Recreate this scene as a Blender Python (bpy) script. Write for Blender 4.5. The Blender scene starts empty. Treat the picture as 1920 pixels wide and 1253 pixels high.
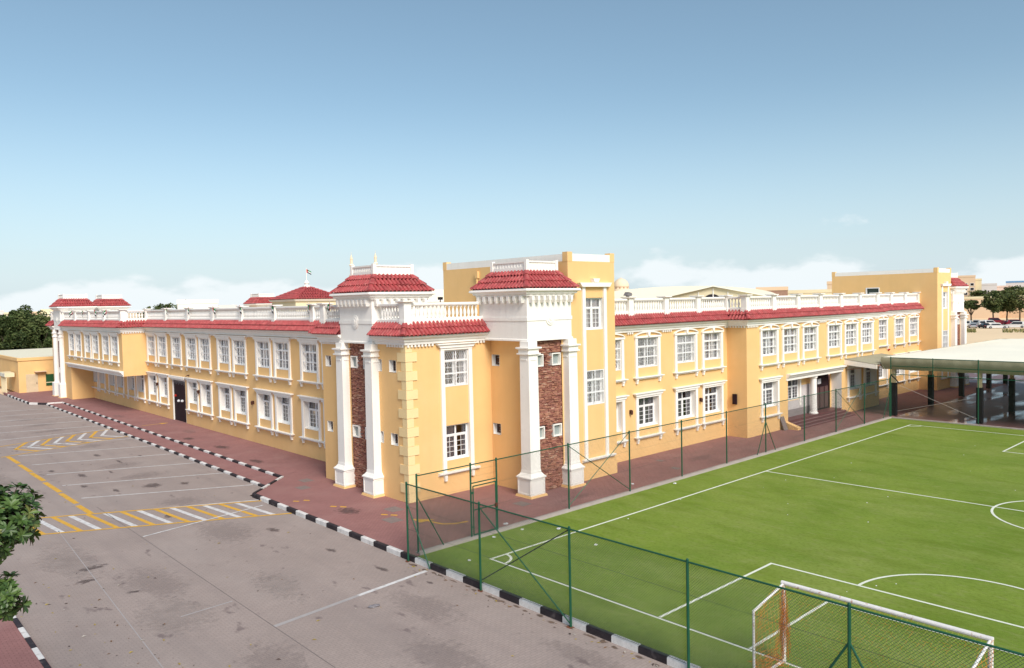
import bpy, math, random
from mathutils import Vector, Matrix
random.seed(7)
R = math.radians
S = bpy.context.scene
COL = S.collection

# ------------------------------------------------------------------ camera
cam_d = bpy.data.cameras.new('camera'); cam = bpy.data.objects.new('camera', cam_d); COL.objects.link(cam)
S.camera = cam
yaw, pitch, roll = .829350746, -.0401207448, -.0219042453
dv = Vector((math.cos(pitch)*math.cos(yaw), math.cos(pitch)*math.sin(yaw), math.sin(pitch)))
rv = Vector((math.sin(yaw), -math.cos(yaw), 0)); uv = rv.cross(dv)
cx_ = rv*math.cos(roll)+uv*math.sin(roll); cy_ = -rv*math.sin(roll)+uv*math.cos(roll)
m = Matrix((cx_, cy_, -dv)).transposed().to_4x4(); m.translation = Vector((-21.138, -30.395, 9.5))
cam.matrix_world = m
cam_d.sensor_width = 36; cam_d.lens = 1435.986/1920*36; cam_d.clip_end = 20000; cam_d.clip_start = .1
CAM = Vector((-21.138, -30.395, 9.5))

# ------------------------------------------------------------------ sky, sun, exposure
SUN = Vector((-.26, -.82, .74)).normalized()
w = bpy.data.worlds.new('World'); S.world = w; w.use_nodes = True
nt = w.node_tree; nt.nodes.clear()
def N(t, typ, **k):
    n = t.nodes.new(typ)
    for a, b in k.items(): setattr(n, a, b)
    return n
out = N(nt, 'ShaderNodeOutputWorld'); bg = N(nt, 'ShaderNodeBackground'); bg.inputs[1].default_value = .10
sky = N(nt, 'ShaderNodeTexSky', sky_type='NISHITA', sun_disc=False)
sky.sun_elevation = math.asin(SUN.z); sky.sun_rotation = math.atan2(SUN.x, SUN.y)
sky.air_density = 1.0; sky.dust_density = .6; sky.ozone_density = 2.0; sky.altitude = 0
tc = N(nt, 'ShaderNodeTexCoord'); sep = N(nt, 'ShaderNodeSeparateXYZ')
nt.links.new(tc.outputs['Generated'], sep.inputs[0])
def MATH(t, op, a, b=None, clamp=False):
    n = N(t, 'ShaderNodeMath', operation=op); n.use_clamp = clamp
    for i, x in enumerate((a, b)):
        if x is None: continue
        if hasattr(x, 'links'): t.links.new(x, n.inputs[i])
        else: n.inputs[i].default_value = x
    return n.outputs[0]
# low bank of soft cumulus: noise on the direction, stretched sideways, fading with elevation
mp = N(nt, 'ShaderNodeMapping'); mp.inputs['Scale'].default_value = (7.5, 7.5, 17.0); mp.inputs['Location'].default_value = (1.3, .4, .2)
nt.links.new(tc.outputs['Generated'], mp.inputs[0])
nz = N(nt, 'ShaderNodeTexNoise'); nz.inputs['Scale'].default_value = 1.0; nz.inputs['Detail'].default_value = 7; nz.inputs['Roughness'].default_value = .52
nt.links.new(mp.outputs[0], nz.inputs[0])
band = N(nt, 'ShaderNodeMapRange'); band.inputs[1].default_value = .015; band.inputs[2].default_value = .115; band.inputs[3].default_value = .13; band.inputs[4].default_value = -.26
nt.links.new(sep.outputs[2], band.inputs[0])
cl = MATH(nt, 'ADD', nz.outputs[0], band.outputs[0])
rp = N(nt, 'ShaderNodeMapRange'); rp.interpolation_type = 'SMOOTHSTEP'
rp.inputs[1].default_value = .50; rp.inputs[2].default_value = .62; rp.inputs[3].default_value = 0; rp.inputs[4].default_value = .85
nt.links.new(cl, rp.inputs[0])
hs = N(nt, 'ShaderNodeHueSaturation'); hs.inputs['Hue'].default_value = .484; hs.inputs['Saturation'].default_value = .95; hs.inputs['Value'].default_value = .76
nt.links.new(sky.outputs[0], hs.inputs['Color'])
# thin dust haze veiling the whole sky, denser towards the horizon
hz = N(nt, 'ShaderNodeMapRange'); hz.interpolation_type = 'SMOOTHSTEP'; hz.inputs[1].default_value = -.10; hz.inputs[2].default_value = .27; hz.inputs[3].default_value = 1.0; hz.inputs[4].default_value = .06
nt.links.new(sep.outputs[2], hz.inputs[0])
veil = N(nt, 'ShaderNodeMix', data_type='RGBA'); nt.links.new(hz.outputs[0], veil.inputs[0]); nt.links.new(hs.outputs[0], veil.inputs[6]); veil.inputs[7].default_value = (3.75, 4.65, 5.25, 1)
mix = N(nt, 'ShaderNodeMix', data_type='RGBA'); nt.links.new(rp.outputs[0], mix.inputs[0]); nt.links.new(veil.outputs[2], mix.inputs[6])
mix.inputs[7].default_value = (5.5, 5.85, 6.0, 1)
nt.links.new(mix.outputs[2], bg.inputs[0]); nt.links.new(bg.outputs[0], out.inputs[0])
sl = bpy.data.lights.new('sun', 'SUN'); so = bpy.data.objects.new('sun', sl); COL.objects.link(so)
sl.energy = 2.55; sl.angle = R(28); sl.color = (1, .94, .86)
so.rotation_euler = SUN.to_track_quat('Z', 'Y').to_euler()
S.view_settings.view_transform = 'Standard'; S.view_settings.look = 'None'
S.view_settings.exposure = .76; S.view_settings.gamma = 1
S.render.engine = 'CYCLES'
S.cycles.max_bounces = 8; S.cycles.transparent_max_bounces = 24

# ------------------------------------------------------------------ materials
MATS = {}
def mat(name, col, rough=.8, var=.12, scale=1.5, fine=30, bump=.0, col2=None, spec=.3, metal=0, stretch=None, trans=0):
    if name in MATS: return MATS[name]
    M = bpy.data.materials.new(name); M.use_nodes = True; t = M.node_tree; b = t.nodes['Principled BSDF']
    b.inputs['Roughness'].default_value = rough; b.inputs['Specular IOR Level'].default_value = spec; b.inputs['Metallic'].default_value = metal
    geo = N(t, 'ShaderNodeNewGeometry'); vec = geo.outputs['Position']
    if stretch:
        mm = N(t, 'ShaderNodeMapping'); mm.inputs['Scale'].default_value = stretch; t.links.new(vec, mm.inputs[0]); vec = mm.outputs[0]
    n1 = N(t, 'ShaderNodeTexNoise'); n1.inputs['Scale'].default_value = scale; n1.inputs['Detail'].default_value = 6; n1.inputs['Roughness'].default_value = .6
    n2 = N(t, 'ShaderNodeTexNoise'); n2.inputs['Scale'].default_value = fine; n2.inputs['Detail'].default_value = 3
    t.links.new(vec, n1.inputs[0]); t.links.new(vec, n2.inputs[0])
    a = MATH(t, 'MULTIPLY', n1.outputs[0], .65); c = MATH(t, 'MULTIPLY', n2.outputs[0], .35); s = MATH(t, 'ADD', a, c)
    mr = N(t, 'ShaderNodeMapRange'); mr.inputs[1].default_value = .33; mr.inputs[2].default_value = .67; t.links.new(s, mr.inputs[0])
    mx = N(t, 'ShaderNodeMix', data_type='RGBA'); t.links.new(mr.outputs[0], mx.inputs[0])
    c2 = col2 or tuple(x*(1-var*1.6) for x in col); c1 = tuple(min(1, x*(1+var*.6)) for x in col) if not col2 else col
    mx.inputs[6].default_value = (*c2, 1); mx.inputs[7].default_value = (*c1, 1)
    t.links.new(mx.outputs[2], b.inputs['Base Color'])
    if bump:
        bp = N(t, 'ShaderNodeBump'); bp.inputs['Strength'].default_value = bump; bp.inputs['Distance'].default_value = .02
        t.links.new(n2.outputs[0], bp.inputs['Height']); t.links.new(bp.outputs[0], b.inputs['Normal'])
    MATS[name] = M; return M
def nodes_of(M):
    t = M.node_tree; b = t.nodes['Principled BSDF']; return t, b, b.inputs['Base Color'].links[0].from_socket
def overlay(M, fac_fn, color):
    """mix another real surface colour in by a factor socket"""
    t, b, base = nodes_of(M)
    mx = N(t, 'ShaderNodeMix', data_type='RGBA'); f = fac_fn(t)
    t.links.new(f, mx.inputs[0]); t.links.new(base, mx.inputs[6]); mx.inputs[7].default_value = (*color, 1)
    t.links.new(mx.outputs[2], b.inputs['Base Color'])
def noise_mask(scale, lo, hi, amt, stretch=(1, 1, 1), detail=5, off=(0, 0, 0)):
    def fn(t):
        g = N(t, 'ShaderNodeNewGeometry'); mm = N(t, 'ShaderNodeMapping'); mm.inputs['Scale'].default_value = stretch; mm.inputs['Location'].default_value = off
        t.links.new(g.outputs['Position'], mm.inputs[0])
        n = N(t, 'ShaderNodeTexNoise'); n.inputs['Scale'].default_value = scale; n.inputs['Detail'].default_value = detail
        t.links.new(mm.outputs[0], n.inputs[0])
        r = N(t, 'ShaderNodeMapRange'); r.inputs[1].default_value = lo; r.inputs[2].default_value = hi; r.inputs[3].default_value = 0; r.inputs[4].default_value = amt
        t.links.new(n.outputs[0], r.inputs[0]); return r.outputs[0]
    return fn
def paver_mask(bw, bh, mortar, amt, rot=0):
    def fn(t):
        g = N(t, 'ShaderNodeNewGeometry'); mm = N(t, 'ShaderNodeMapping'); mm.inputs['Rotation'].default_value = (0, 0, rot)
        t.links.new(g.outputs['Position'], mm.inputs[0])
        br = N(t, 'ShaderNodeTexBrick'); t.links.new(mm.outputs[0], br.inputs[0])
        br.inputs['Scale'].default_value = 1; br.inputs['Mortar Size'].default_value = mortar; br.inputs['Brick Width'].default_value = bw; br.inputs['Row Height'].default_value = bh
        br.inputs['Color1'].default_value = (0, 0, 0, 1); br.inputs['Color2'].default_value = (.35, .35, .35, 1); br.inputs['Mortar'].default_value = (1, 1, 1, 1)
        return MATH(t, 'MULTIPLY', br.outputs[0], amt)
    return fn
YEL = mat('ochre stucco', (.82, .515, .222), .9, .045, .5, 60, .15)
overlay(YEL, noise_mask(1.0, .50, .80, .26, (1.6, 1.6, .12)), (.66, .42, .17))
overlay(YEL, noise_mask(.7, .50, .75, .22, (1, 1, 1), 6, (4, 1, 2)), (.85, .575, .31))
WHT = mat('white paint', (.88, .84, .78), .75, .03, .8, 40, .05)
overlay(WHT, noise_mask(1.2, .52, .85, .26, (2.5, 2.5, .2)), (.62, .56, .49))
overlay(WHT, noise_mask(9, .60, .75, .22, (1, 1, .5)), (.58, .51, .44))
WHT2 = mat('white window metal', (.80, .79, .78), .45, .02)
TILE = mat('red clay roof tile', (.42, .068, .070), .62, .30, 2.2, 45, .1, spec=.4)
overlay(TILE, noise_mask(5, .48, .70, .6), (.48, .16, .14))
overlay(TILE, noise_mask(2, .58, .75, .4), (.22, .035, .04))
UNDER = mat('red roof bedding', (.13, .014, .018), .8)
MORT = mat('grey hip mortar', (.45, .38, .36), .9)
QUO = mat('cream quoin stucco', (.86, .65, .34), .9, .04)
ROOF = mat('pale roof screed', (.72, .68, .58), .9, .08)
STONE = [mat('ledger stone '+str(i), c, .9, .25, 6, 40, .3) for i, c in enumerate([(.36, .15, .10), (.46, .22, .145), (.27, .105, .08), (.54, .32, .23), (.40, .175, .13)])]
ASPH = mat('grey interlock paving', (.372, .295, .262), .9, .10, .35, 50, .2)
overlay(ASPH, paver_mask(.22, .11, .011, .42), (.18, .148, .138))
overlay(ASPH, noise_mask(.23, .5, .72, .45, (1, .55, 1)), (.375, .315, .285))
overlay(ASPH, noise_mask(.6, .62, .8, .4, (1, .35, 1), 7, (3, 0, 0)), (.17, .125, .12))
overlay(ASPH, noise_mask(1.0, .50, .72, .30, (1.3, .05, 1), 5), (.24, .192, .178))
overlay(ASPH, noise_mask(18, .50, .78, .35, (1, 1, 1), 4), (.20, .165, .15))
overlay(ASPH, noise_mask(2.2, .66, .74, .6, (1, .5, 1), 6), (.12, .085, .085))
PAV = mat('red interlock paving', (.335, .162, .148), .9, .10, .6, 40, .2)
overlay(PAV, paver_mask(.21, .105, .011, .55), (.15, .062, .06))
overlay(PAV, noise_mask(.5, .52, .75, .5), (.34, .195, .175))
overlay(PAV, noise_mask(1.5, .64, .8, .3), (.20, .09, .085))
TURF = mat('artificial turf', (.218, .288, .048), .95, .22, .22, 40, .8, col2=(.130, .205, .026), spec=.1)
overlay(TURF, noise_mask(.35, .48, .68, .5, (1, .4, 1)), (.265, .310, .080))
overlay(TURF, noise_mask(14.0, .46, .70, .62, (1, .55, 1), 8), (.115, .160, .020))
overlay(TURF, noise_mask(5.0, .52, .78, .5, (1, .4, 1), 8, (5, 2, 0)), (.26, .275, .10))
overlay(TURF, noise_mask(1.1, .5, .72, .5, (1, .35, 1), 8), (.115, .165, .014))
SAND = mat('pale sand', (.80, .60, .38), .95, .1, .02, 1.5)
CONC = mat('grey concrete', (.42, .36, .33), .9, .12, 1.2, 30, .2)
KW = mat('white kerb paint', (.74, .70, .67), .8, .16, 2.5, 25, .15)
KB = mat('black kerb paint', (.035, .026, .03), .7, .3, 2.5, 25, .15)
overlay(KW, noise_mask(4, .55, .72, .5), (.36, .31, .28))
overlay(KB, noise_mask(4, .58, .75, .5), (.16, .13, .125))
PW = mat('white road paint', (.66, .635, .62), .85, .12, 3, 40)
overlay(PW, noise_mask(5, .48, .66, .5), (.36, .32, .31))
PY = mat('yellow road paint', (.68, .37, .045), .85, .12, 3, 40)
overlay(PY, noise_mask(5, .5, .7, .4), (.42, .28, .12))
PF = mat('faded road paint', (.38, .345, .335), .9, .1, 3, 40)
TL = mat('white turf line', (.72, .74, .62), .9, .08, 5, 60)
GRN = mat('green fence paint', (.012, .085, .045), .5, .15, 3, 30)
WIRE = mat('green coated wire', (.030, .060, .042), .5, .1)
GOALW = mat('white goal paint', (.76, .73, .70), .55, .08, 5, 40)
overlay(GOALW, noise_mask(8, .62, .72, .7), (.42, .17, .07))
NET = mat('orange cord net', (.72, .23, .025), .8, .2)
NETY = mat('pale yellow net cord', (.50, .42, .12), .8, .2)
FABT = mat('cream canopy cloth', (.87, .83, .69), .8, .04, .3, 8)
FABF = mat('olive canopy valance', (.37, .345, .24), .8, .1, .8, 10)
PAD = mat('black column padding', (.012, .009, .012), .6, .2)
BEIGE = mat('beige steel', (.55, .46, .28), .6)
COURT = mat('glossy maroon court', (.18, .088, .085), .45, .25, .4, 12, 0, spec=.4)
_t, _b, _c = nodes_of(COURT)
_w = noise_mask(.45, .50, .66, .9, (.35, 1.2, 1), 4)(_t); _t.links.new(_w, _b.inputs['Coat Weight']); _b.inputs['Coat Roughness'].default_value = .07; _b.inputs['Coat IOR'].default_value = 1.6
DOORD = mat('dark maroon door', (.022, .006, .010), .8, .2)
DARK = mat('dark interior', (.03, .025, .03), .9)
FRAMEB = mat('brown window metal', (.06, .025, .02), .5)
CURT = mat('grey curtain cloth', (.86, .80, .79), .9, .12, 3, 20)
CURT2 = mat('mauve curtain cloth', (.27, .24, .27), .9, .15, 3, 20)
CREAM = mat('cream wall', (.76, .66, .44), .9, .05, .3)
PEACH = mat('peach wall', (.72, .53, .36), .9, .05, .1)
GREYB = mat('pale grey wall', (.66, .62, .60), .9, .05, .1)
BLUER = mat('blue roof sheet', (.16, .33, .55), .6)
BROWN = mat('brown wall', (.36, .22, .16), .9)
BARK = mat('tree bark', (.10, .075, .055), .95, .3, 4, 30, .4)
LEAFN = [mat('near leaf '+str(i), c, .45, .2, 5, 20, spec=.45) for i, c in enumerate([(.060, .115, .026), (.090, .150, .034), (.038, .075, .018), (.15, .165, .04)])]
LEAFF = [mat('far leaf '+str(i), c, .7, .25, .4, 5, spec=.2) for i, c in enumerate([(.065, .095, .028), (.100, .130, .042), (.042, .064, .020), (.135, .155, .055)])]
RUST = mat('red bell paint', (.45, .03, .02), .5)
LAMP = mat('brown lamp metal', (.08, .03, .02), .5)
SLATE = mat('grey cover slab', (.235, .180, .165), .85, .15, 4, 30)
PAPER = mat('white litter', (.72, .72, .73), .8, .1)
def glass_mat():
    M = bpy.data.materials.new('window glass'); M.use_nodes = True; t = M.node_tree; t.nodes.clear()
    o = N(t, 'ShaderNodeOutputMaterial'); mx = N(t, 'ShaderNodeMixShader'); g = N(t, 'ShaderNodeBsdfGlossy'); tr = N(t, 'ShaderNodeBsdfTransparent')
    g.inputs['Roughness'].default_value = .03; g.inputs[0].default_value = (.9, .92, .95, 1); tr.inputs[0].default_value = (.95, .95, .96, 1)
    lw = N(t, 'ShaderNodeFresnel'); lw.inputs[0].default_value = 1.6
    f = MATH(t, 'ADD', lw.outputs[0], .05)
    t.links.new(f, mx.inputs[0]); t.links.new(tr.outputs[0], mx.inputs[1]); t.links.new(g.outputs[0], mx.inputs[2]); t.links.new(mx.outputs[0], o.inputs[0])
    return M
GLASS = glass_mat()
def flat_mat(name, col, rough=.7): return mat(name, col, rough, .05)

# ------------------------------------------------------------------ mesh helpers
class MB:
    def __init__(s): s.v = []; s.f = []; s.mi = []
    def add(s, vs, fs, mi=0):
        o = len(s.v); s.v += [tuple(v) for v in vs]
        for f in fs: s.f.append(tuple(i+o for i in f)); s.mi.append(mi)
        return s
    def box(s, x0, x1, y0, y1, z0, z1, mi=0):
        return s.add([(x, y, z) for z in (z0, z1) for x, y in ((x0, y0), (x1, y0), (x1, y1), (x0, y1))],
                     [(3, 2, 1, 0), (4, 5, 6, 7), (0, 1, 5, 4), (1, 2, 6, 5), (2, 3, 7, 6), (3, 0, 4, 7)], mi)
    def frus(s, cx, cy, a, b, z0, z1, a2=None, b2=None, mi=0):
        a2 = a if a2 is None else a2; b2 = b if b2 is None else b2
        vs = [(cx+i*a, cy+j*b, z0) for i, j in ((-1, -1), (1, -1), (1, 1), (-1, 1))]+[(cx+i*a2, cy+j*b2, z1) for i, j in ((-1, -1), (1, -1), (1, 1), (-1, 1))]
        return s.add(vs, [(3, 2, 1, 0), (4, 5, 6, 7), (0, 1, 5, 4), (1, 2, 6, 5), (2, 3, 7, 6), (3, 0, 4, 7)], mi)
    def tube(s, p0, p1, r, n=6, r1=None, mi=0, cap=True):
        p0 = Vector(p0); p1 = Vector(p1); d = (p1-p0)
        if d.length < 1e-6: return s
        d.normalize(); a = d.orthogonal().normalized(); b = d.cross(a); r1 = r if r1 is None else r1
        vs = []
        for p, q in ((p0, r), (p1, r1)):
            for k in range(n):
                an = 2*math.pi*k/n; vs.append(p+a*(q*math.cos(an))+b*(q*math.sin(an)))
        fs = [(k, (k+1) % n, n+(k+1) % n, n+k) for k in range(n)]
        if cap: fs += [tuple(range(n))[::-1], tuple(range(n, 2*n))]
        return s.add(vs, fs, mi)
    def path(s, pts, r, n=6, mi=0):
        for a, b in zip(pts, pts[1:]): s.tube(a, b, r, n, mi=mi)
        return s
    def lathe(s, x, y, prof, n=8, mi=0):
        vs = []
        for r, z in prof:
            for k in range(n):
                an = 2*math.pi*(k+.5)/n; vs.append((x+r*math.cos(an), y+r*math.sin(an), z))
        L = len(prof); fs = [(i*n+k, i*n+(k+1) % n, (i+1)*n+(k+1) % n, (i+1)*n+k) for i in range(L-1) for k in range(n)]
        fs += [tuple(range(n))[::-1], tuple(range((L-1)*n, L*n))]
        return s.add(vs, fs, mi)
    def prism(s, poly, y0, y1, mi=0):
        """poly in (x,z), extruded along y"""
        n = len(poly); vs = [(x, y0, z) for x, z in poly]+[(x, y1, z) for x, z in poly]
        return s.add(vs, [tuple(range(n)), tuple(range(n, 2*n))[::-1]]+[(i, n+i, n+(i+1) % n, (i+1) % n) for i in range(n)], mi)
    def slab(s, poly, z0, z1, mi=0):
        n = len(poly); vs = [(x, y, z0) for x, y in poly]+[(x, y, z1) for x, y in poly]
        return s.add(vs, [tuple(range(n))[::-1], tuple(range(n, 2*n))]+[(i, (i+1) % n, n+(i+1) % n, n+i) for i in range(n)], mi)
    def sheet(s, poly, z, mi=0): return s.add([(x, y, z) for x, y in poly], [tuple(range(len(poly)))], mi)
    def sweep(s, prof, path, closed=False, mi=0, ends=True):
        """profile (outward offset, z) along an xy path; outward is right-hand of the direction of travel"""
        k = len(prof); n = len(path); base = []
        for off, z in prof: base.append([(p[0], p[1], z) for p in offpath(path, off, closed)])
        vs = [base[j][i] for i in range(n) for j in range(k)]
        fs = [(i*k+j, i*k+j+1, ((i+1) % n)*k+j+1, ((i+1) % n)*k+j) for i in range(n if closed else n-1) for j in range(k-1)]
        if ends and not closed: fs += [tuple(range(k)), tuple(range((n-1)*k, n*k))[::-1]]
        return s.add(vs, fs, mi)
    def merge(s, mb, mx=None, mi=None):
        vs = [mx @ Vector(v) for v in mb.v] if mx else mb.v
        o = len(s.v); s.v += [tuple(v) for v in vs]
        for f, q in zip(mb.f, mb.mi): s.f.append(tuple(i+o for i in f)); s.mi.append(q if mi is None else mi)
        return s
    def mesh(s, name, mats, smooth=False):
        me = bpy.data.meshes.new(name); me.from_pydata(s.v, [], s.f); mats = mats if isinstance(mats, (list, tuple)) else [mats]
        for q in mats: me.materials.append(q)
        if len(mats) > 1: me.polygons.foreach_set('material_index', s.mi)
        if smooth: me.polygons.foreach_set('use_smooth', [True]*len(me.polygons))
        me.update(); return me
    def build(s, name, mats, parent=None, loc=None, rz=0, smooth=False):
        return obj(name, s.mesh(name, mats, smooth), parent, loc, rz)
def offpath(path, off, closed=False):
    n = len(path); res = []
    P = [Vector((p[0], p[1])) for p in path]
    def rt(a, b): d = (b-a).normalized(); return Vector((d.y, -d.x))
    for i in range(n):
        pr = P[i-1] if (i > 0 or closed) else None; nx = P[(i+1) % n] if (i < n-1 or closed) else None
        if pr is None: q = P[i]+rt(P[i], nx)*off
        elif nx is None: q = P[i]+rt(pr, P[i])*off
        else:
            a, b = rt(pr, P[i]), rt(P[i], nx); h = (a+b)
            h = h/ max(1e-6, h.length_squared)*2 if h.length > 1e-4 else a
            q = P[i]+h*off
        res.append((q.x, q.y))
    return res
def obj(name, me, parent=None, loc=None, rz=0):
    o = bpy.data.objects.new(name, me); COL.objects.link(o)
    if loc is not None: o.location = loc
    if rz: o.rotation_euler = (0, 0, rz)
    if parent is not None:
        o.parent = parent
        o.matrix_parent_inverse = base_inv(parent)
    return o
def base_inv(p): return WM(p).inverted()
def WM(o):
    l = Matrix.LocRotScale(o.location, o.rotation_euler, o.scale)
    if o.parent is None: return l
    return WM(o.parent) @ o.matrix_parent_inverse @ l
def tag(o, label, cat, group=None):
    o['label'] = label; o['category'] = cat
    if group: o['group'] = group
    return o
def struct(o): o['kind'] = 'structure'; return o
def stuff(o): o['kind'] = 'stuff'; return o
def empty(name, loc=(0, 0, 0), rz=0):
    o = bpy.data.objects.new(name, None); COL.objects.link(o); o.location = loc; o.rotation_euler = (0, 0, rz); o.empty_display_size = .3; return o
def lerp(a, b, t): return a+(b-a)*t

# ================================================================== SETTING: ground, road, pavements, pitch
ZR = -.17                                    # road level; the main pavement is z = 0
struct(MB().sheet([(-6000, -6000), (6000, -6000), (6000, 6000), (-6000, 6000)], -.30).build('ground', SAND))
road = struct(MB().sheet([(-60, -80), (-4.7, -80), (-4.7, 8), (-3.3, 8.5), (-3.0, 62.6), (-4.3, 64.6), (-4.5, 120), (-60, 120)], ZR).build('road', ASPH))
# pavements are slabs with a real thickness
pv = MB()
pv.slab([(-4.62, -6.55), (70, -6.55), (70, 12), (1.0, 12), (-1.75, 10.05), (-4.62, 7.45)], -.28, 0)
struct(pv.build('pavement', PAV))
struct(MB().slab([(-1.78, 10.06), (1.0, 12.004), (2.4, 12.004), (2.4, 66), (12, 80), (-4.15, 80), (-4.15, 64.55), (-1.55, 62.2)], -.28, 0).build('pavement_strip', PAV))
struct(MB().slab([(-3.32, 8.95), (-1.92, 10.15), (-1.66, 62.1), (-2.95, 62.5)], -.28, -.085).build('lower_pavement', PAV))
struct(MB().slab([(-60, -60), (-16.78, -60), (-16.74, -1), (-16.9, 12), (-60, 12)], -.28, -.02).build('far_side_pavement', PAV))
struct(MB().slab([(-4.5, -80), (40.4, -80), (40.4, -6.6), (-4.5, -6.6)], -.28, -.05).build('football_turf', TURF))
struct(MB().slab([(40.55, -60), (84, -60), (84, -6.56), (40.55, -6.56)], -.28, -.012).build('court_floor', COURT))
struct(MB().slab([(70.004, -6.55), (84, -6.55), (84, 12), (70.004, 12)], -.28, -.004).build('court_approach', COURT))
struct(MB().box(-4.35, 40.5, -6.60, -6.30, -.25, .045).build('pitch_edging', CONC))
struct(MB().box(40.40, 40.62, -60, -6.60, -.25, .03).build('court_edging', CONC))

# kerbs: every painted stone a piece of its own
def kerb(name, path, L=.955, w=.16, z0=-.24, z1=.035, first=0):
    root = struct(MB().sweep([(0, z0), (w, z0), (w, z0+.02), (0, z0+.02)], path).build(name, CONC))
    cache = {}; k = first; acc = 0
    for a, b in zip(path, path[1:]):
        a = Vector(a); b = Vector(b); d = b-a; n = max(1, round(d.length/L)); st = d.length/n; ang = math.atan2(d.y, d.x)
        key = round(st, 3)
        for i in range(n):
            for par, mt in ((0, KW), (1, KB)):
                if (key, par) not in cache:
                    g = MB(); e = .006; c = .025
                    g.prism([(e, z0), (st-e, z0), (st-e, z1-.0), (e, z1-.0)], -w+c, 0); h = len(g.v)
                    # chamfered street-side face
                    g.add([(e, -w+c, z1), (st-e, -w+c, z1), (st-e, -w, z1-c), (e, -w, z1-c), (e, -w, z0), (st-e, -w, z0)], [(0, 1, 2, 3), (3, 2, 5, 4)])
                    g.add([(e, -w+c, z1), (e, -w, z1-c), (e, -w, z0), (e, -w+c, z0)], [(0, 1, 2, 3)]); g.add([(st-e, -w+c, z1), (st-e, -w, z1-c), (st-e, -w, z0), (st-e, -w+c, z0)], [(3, 2, 1, 0)])
                    cache[(key, par)] = g.mesh('kerb_stone', mt)
            p = a+d.normalized()*(st*i)
            jit = random.uniform(-.008, .008)
            o = obj('kerb_stone', cache[(key, k % 2)], root, (p.x, p.y, jit), ang); k += 1
    return root
# outward (street side) is right-hand of travel: travel towards -y has -x on its right
kerb('main_kerb', [(-4.62, 7.5), (-4.62, -36.5)], first=1)
kerb('splay_kerb', [(-1.78, 10.1), (-4.6, 7.52)], first=0)
kerb('parking_kerb', [(-2.95, 62.4), (-3.32, 8.8)], z1=-.05)
kerb('upper_kerb', [(-1.55, 62.15), (-1.80, 10.2)], z0=-.2, z1=.03)
kerb('bay_end_kerb', [(-4.15, 76.5), (-4.15, 64.6), (-2.95, 62.6), (-1.6, 62.2)])
kerb('far_side_kerb', [(-16.9, -12.0), (-16.9, -1.4)], first=0, z1=.0)

# road markings, thin sheets 4 mm above the road
def strip(name, p, q, wd, mt, z=ZR+.004):
    p = Vector(p); q = Vector(q); d = (q-p).normalized(); n = Vector((-d.y, d.x))*wd/2
    return MB().sheet([tuple(p+n), tuple(p-n), tuple(q-n), tuple(q+n)], z).build(name, mt, road)
def poly(name, pts, mt, z=ZR+.004, parent=None): return MB().sheet(pts, z).build(name, mt, parent or road)
for y0, y1, xa, xb in [(14.1, 10.2, -11.1, -3.55), (18.2, 14.5, -11.1, -3.5), (22.25, 18.85, -11.05, -3.5), (26.4, 23.2, -11.05, -3.5), (30.75, 27.55, -11.05, -3.4), (35.1, 32.05, -11.0, -3.35)]:
    strip('bay_line', (xa, y0), (xb, y1), .11, PW)
for i, y in enumerate([39.6, 43.9, 48.2, 52.5, 56.8, 61.1]):
    strip('bay_line', (-11.2, y+.3 if i else y), (-3.15, y-2.55 if i else 38.6), .12, PW)
for a, b in [(31.0, 27.6), (27.1, 23.9), (23.6, 20.4), (19.9, 16.5), (16.15, 13.05), (12.55, 10.35)]:
    strip('lane_dash', (-11.62, a), (-11.56, b), .26, PY)
# hatched box: rails and bars
HU = ((-15.4, 12.35), (-4.75, 6.45)); HL = ((-15.6, 8.95), (-4.78, 3.12))
strip('hatch_edge', *HU, .16, PY, ZR+.008); strip('hatch_edge', *HL, .16, PY, ZR+.008); strip('hatch_white_edge', (-11.2, 9.98), (-4.75, 6.72), .12, PW)
def at(seg, t): return (lerp(seg[0][0], seg[1][0], t), lerp(seg[0][1], seg[1][1], t))
for i in range(16):
    t0 = (i+.15)/15.4
    xa = -14.35+i*.655
    ta = (xa+15.4)/10.65; tb = (xa+.36+15.6)/10.82
    if tb > .99: break
    strip('hatch_bar', at(HU, ta), at(HL, tb), .22 if i % 2 else .2, PY if i % 2 == 0 else PW)
strip('long_line', (-11.0, 4.4), (-5.1, 5.55), .11, PW, ZR+.012)
strip('long_line', (-4.98, -7.86), (-8.0, -8.14), .17, PW); strip('long_line_faded', (-8.0, -8.14), (-11.12, -8.46), .17, PF)
strip('faint_line', (-12.9, -5.62), (-11.2, -5.53), .07, PF)
SEAM = mat('dark road seam', (.20, .165, .155), .95)
strip('road_seam', (-11.02, 11.5), (-11.16, -13.5), .028, SEAM); strip('road_seam', (-11.16, -13.5), (-11.2, -30), .03, SEAM)
strip('road_seam', (-13.4, 8.2), (-14.5, -9), .03, PF)
# chevron island
strip('island_edge', (-11.3, 36.1), (-3.3, 38.55), .16, PY, ZR+.008); strip('island_edge', (-12.0, 31.05), (-3.2, 33.55), .16, PY, ZR+.008)
for i in range(8):
    vx = -10.72+i*.862; vy = 33.8+.25*i*.93
    ax, ay = vx+1.2, 36.1+(vx+1.2+11.3)*.306; bx, by = vx+1.12, 31.05+(vx+1.12+12.0)*.284
    mt = PW if i % 2 else PY
    strip('island_chevron', (vx, vy), (ax, ay), .24, mt); strip('island_chevron', (vx+.02, vy+.06), (bx, by), .24, mt)
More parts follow.
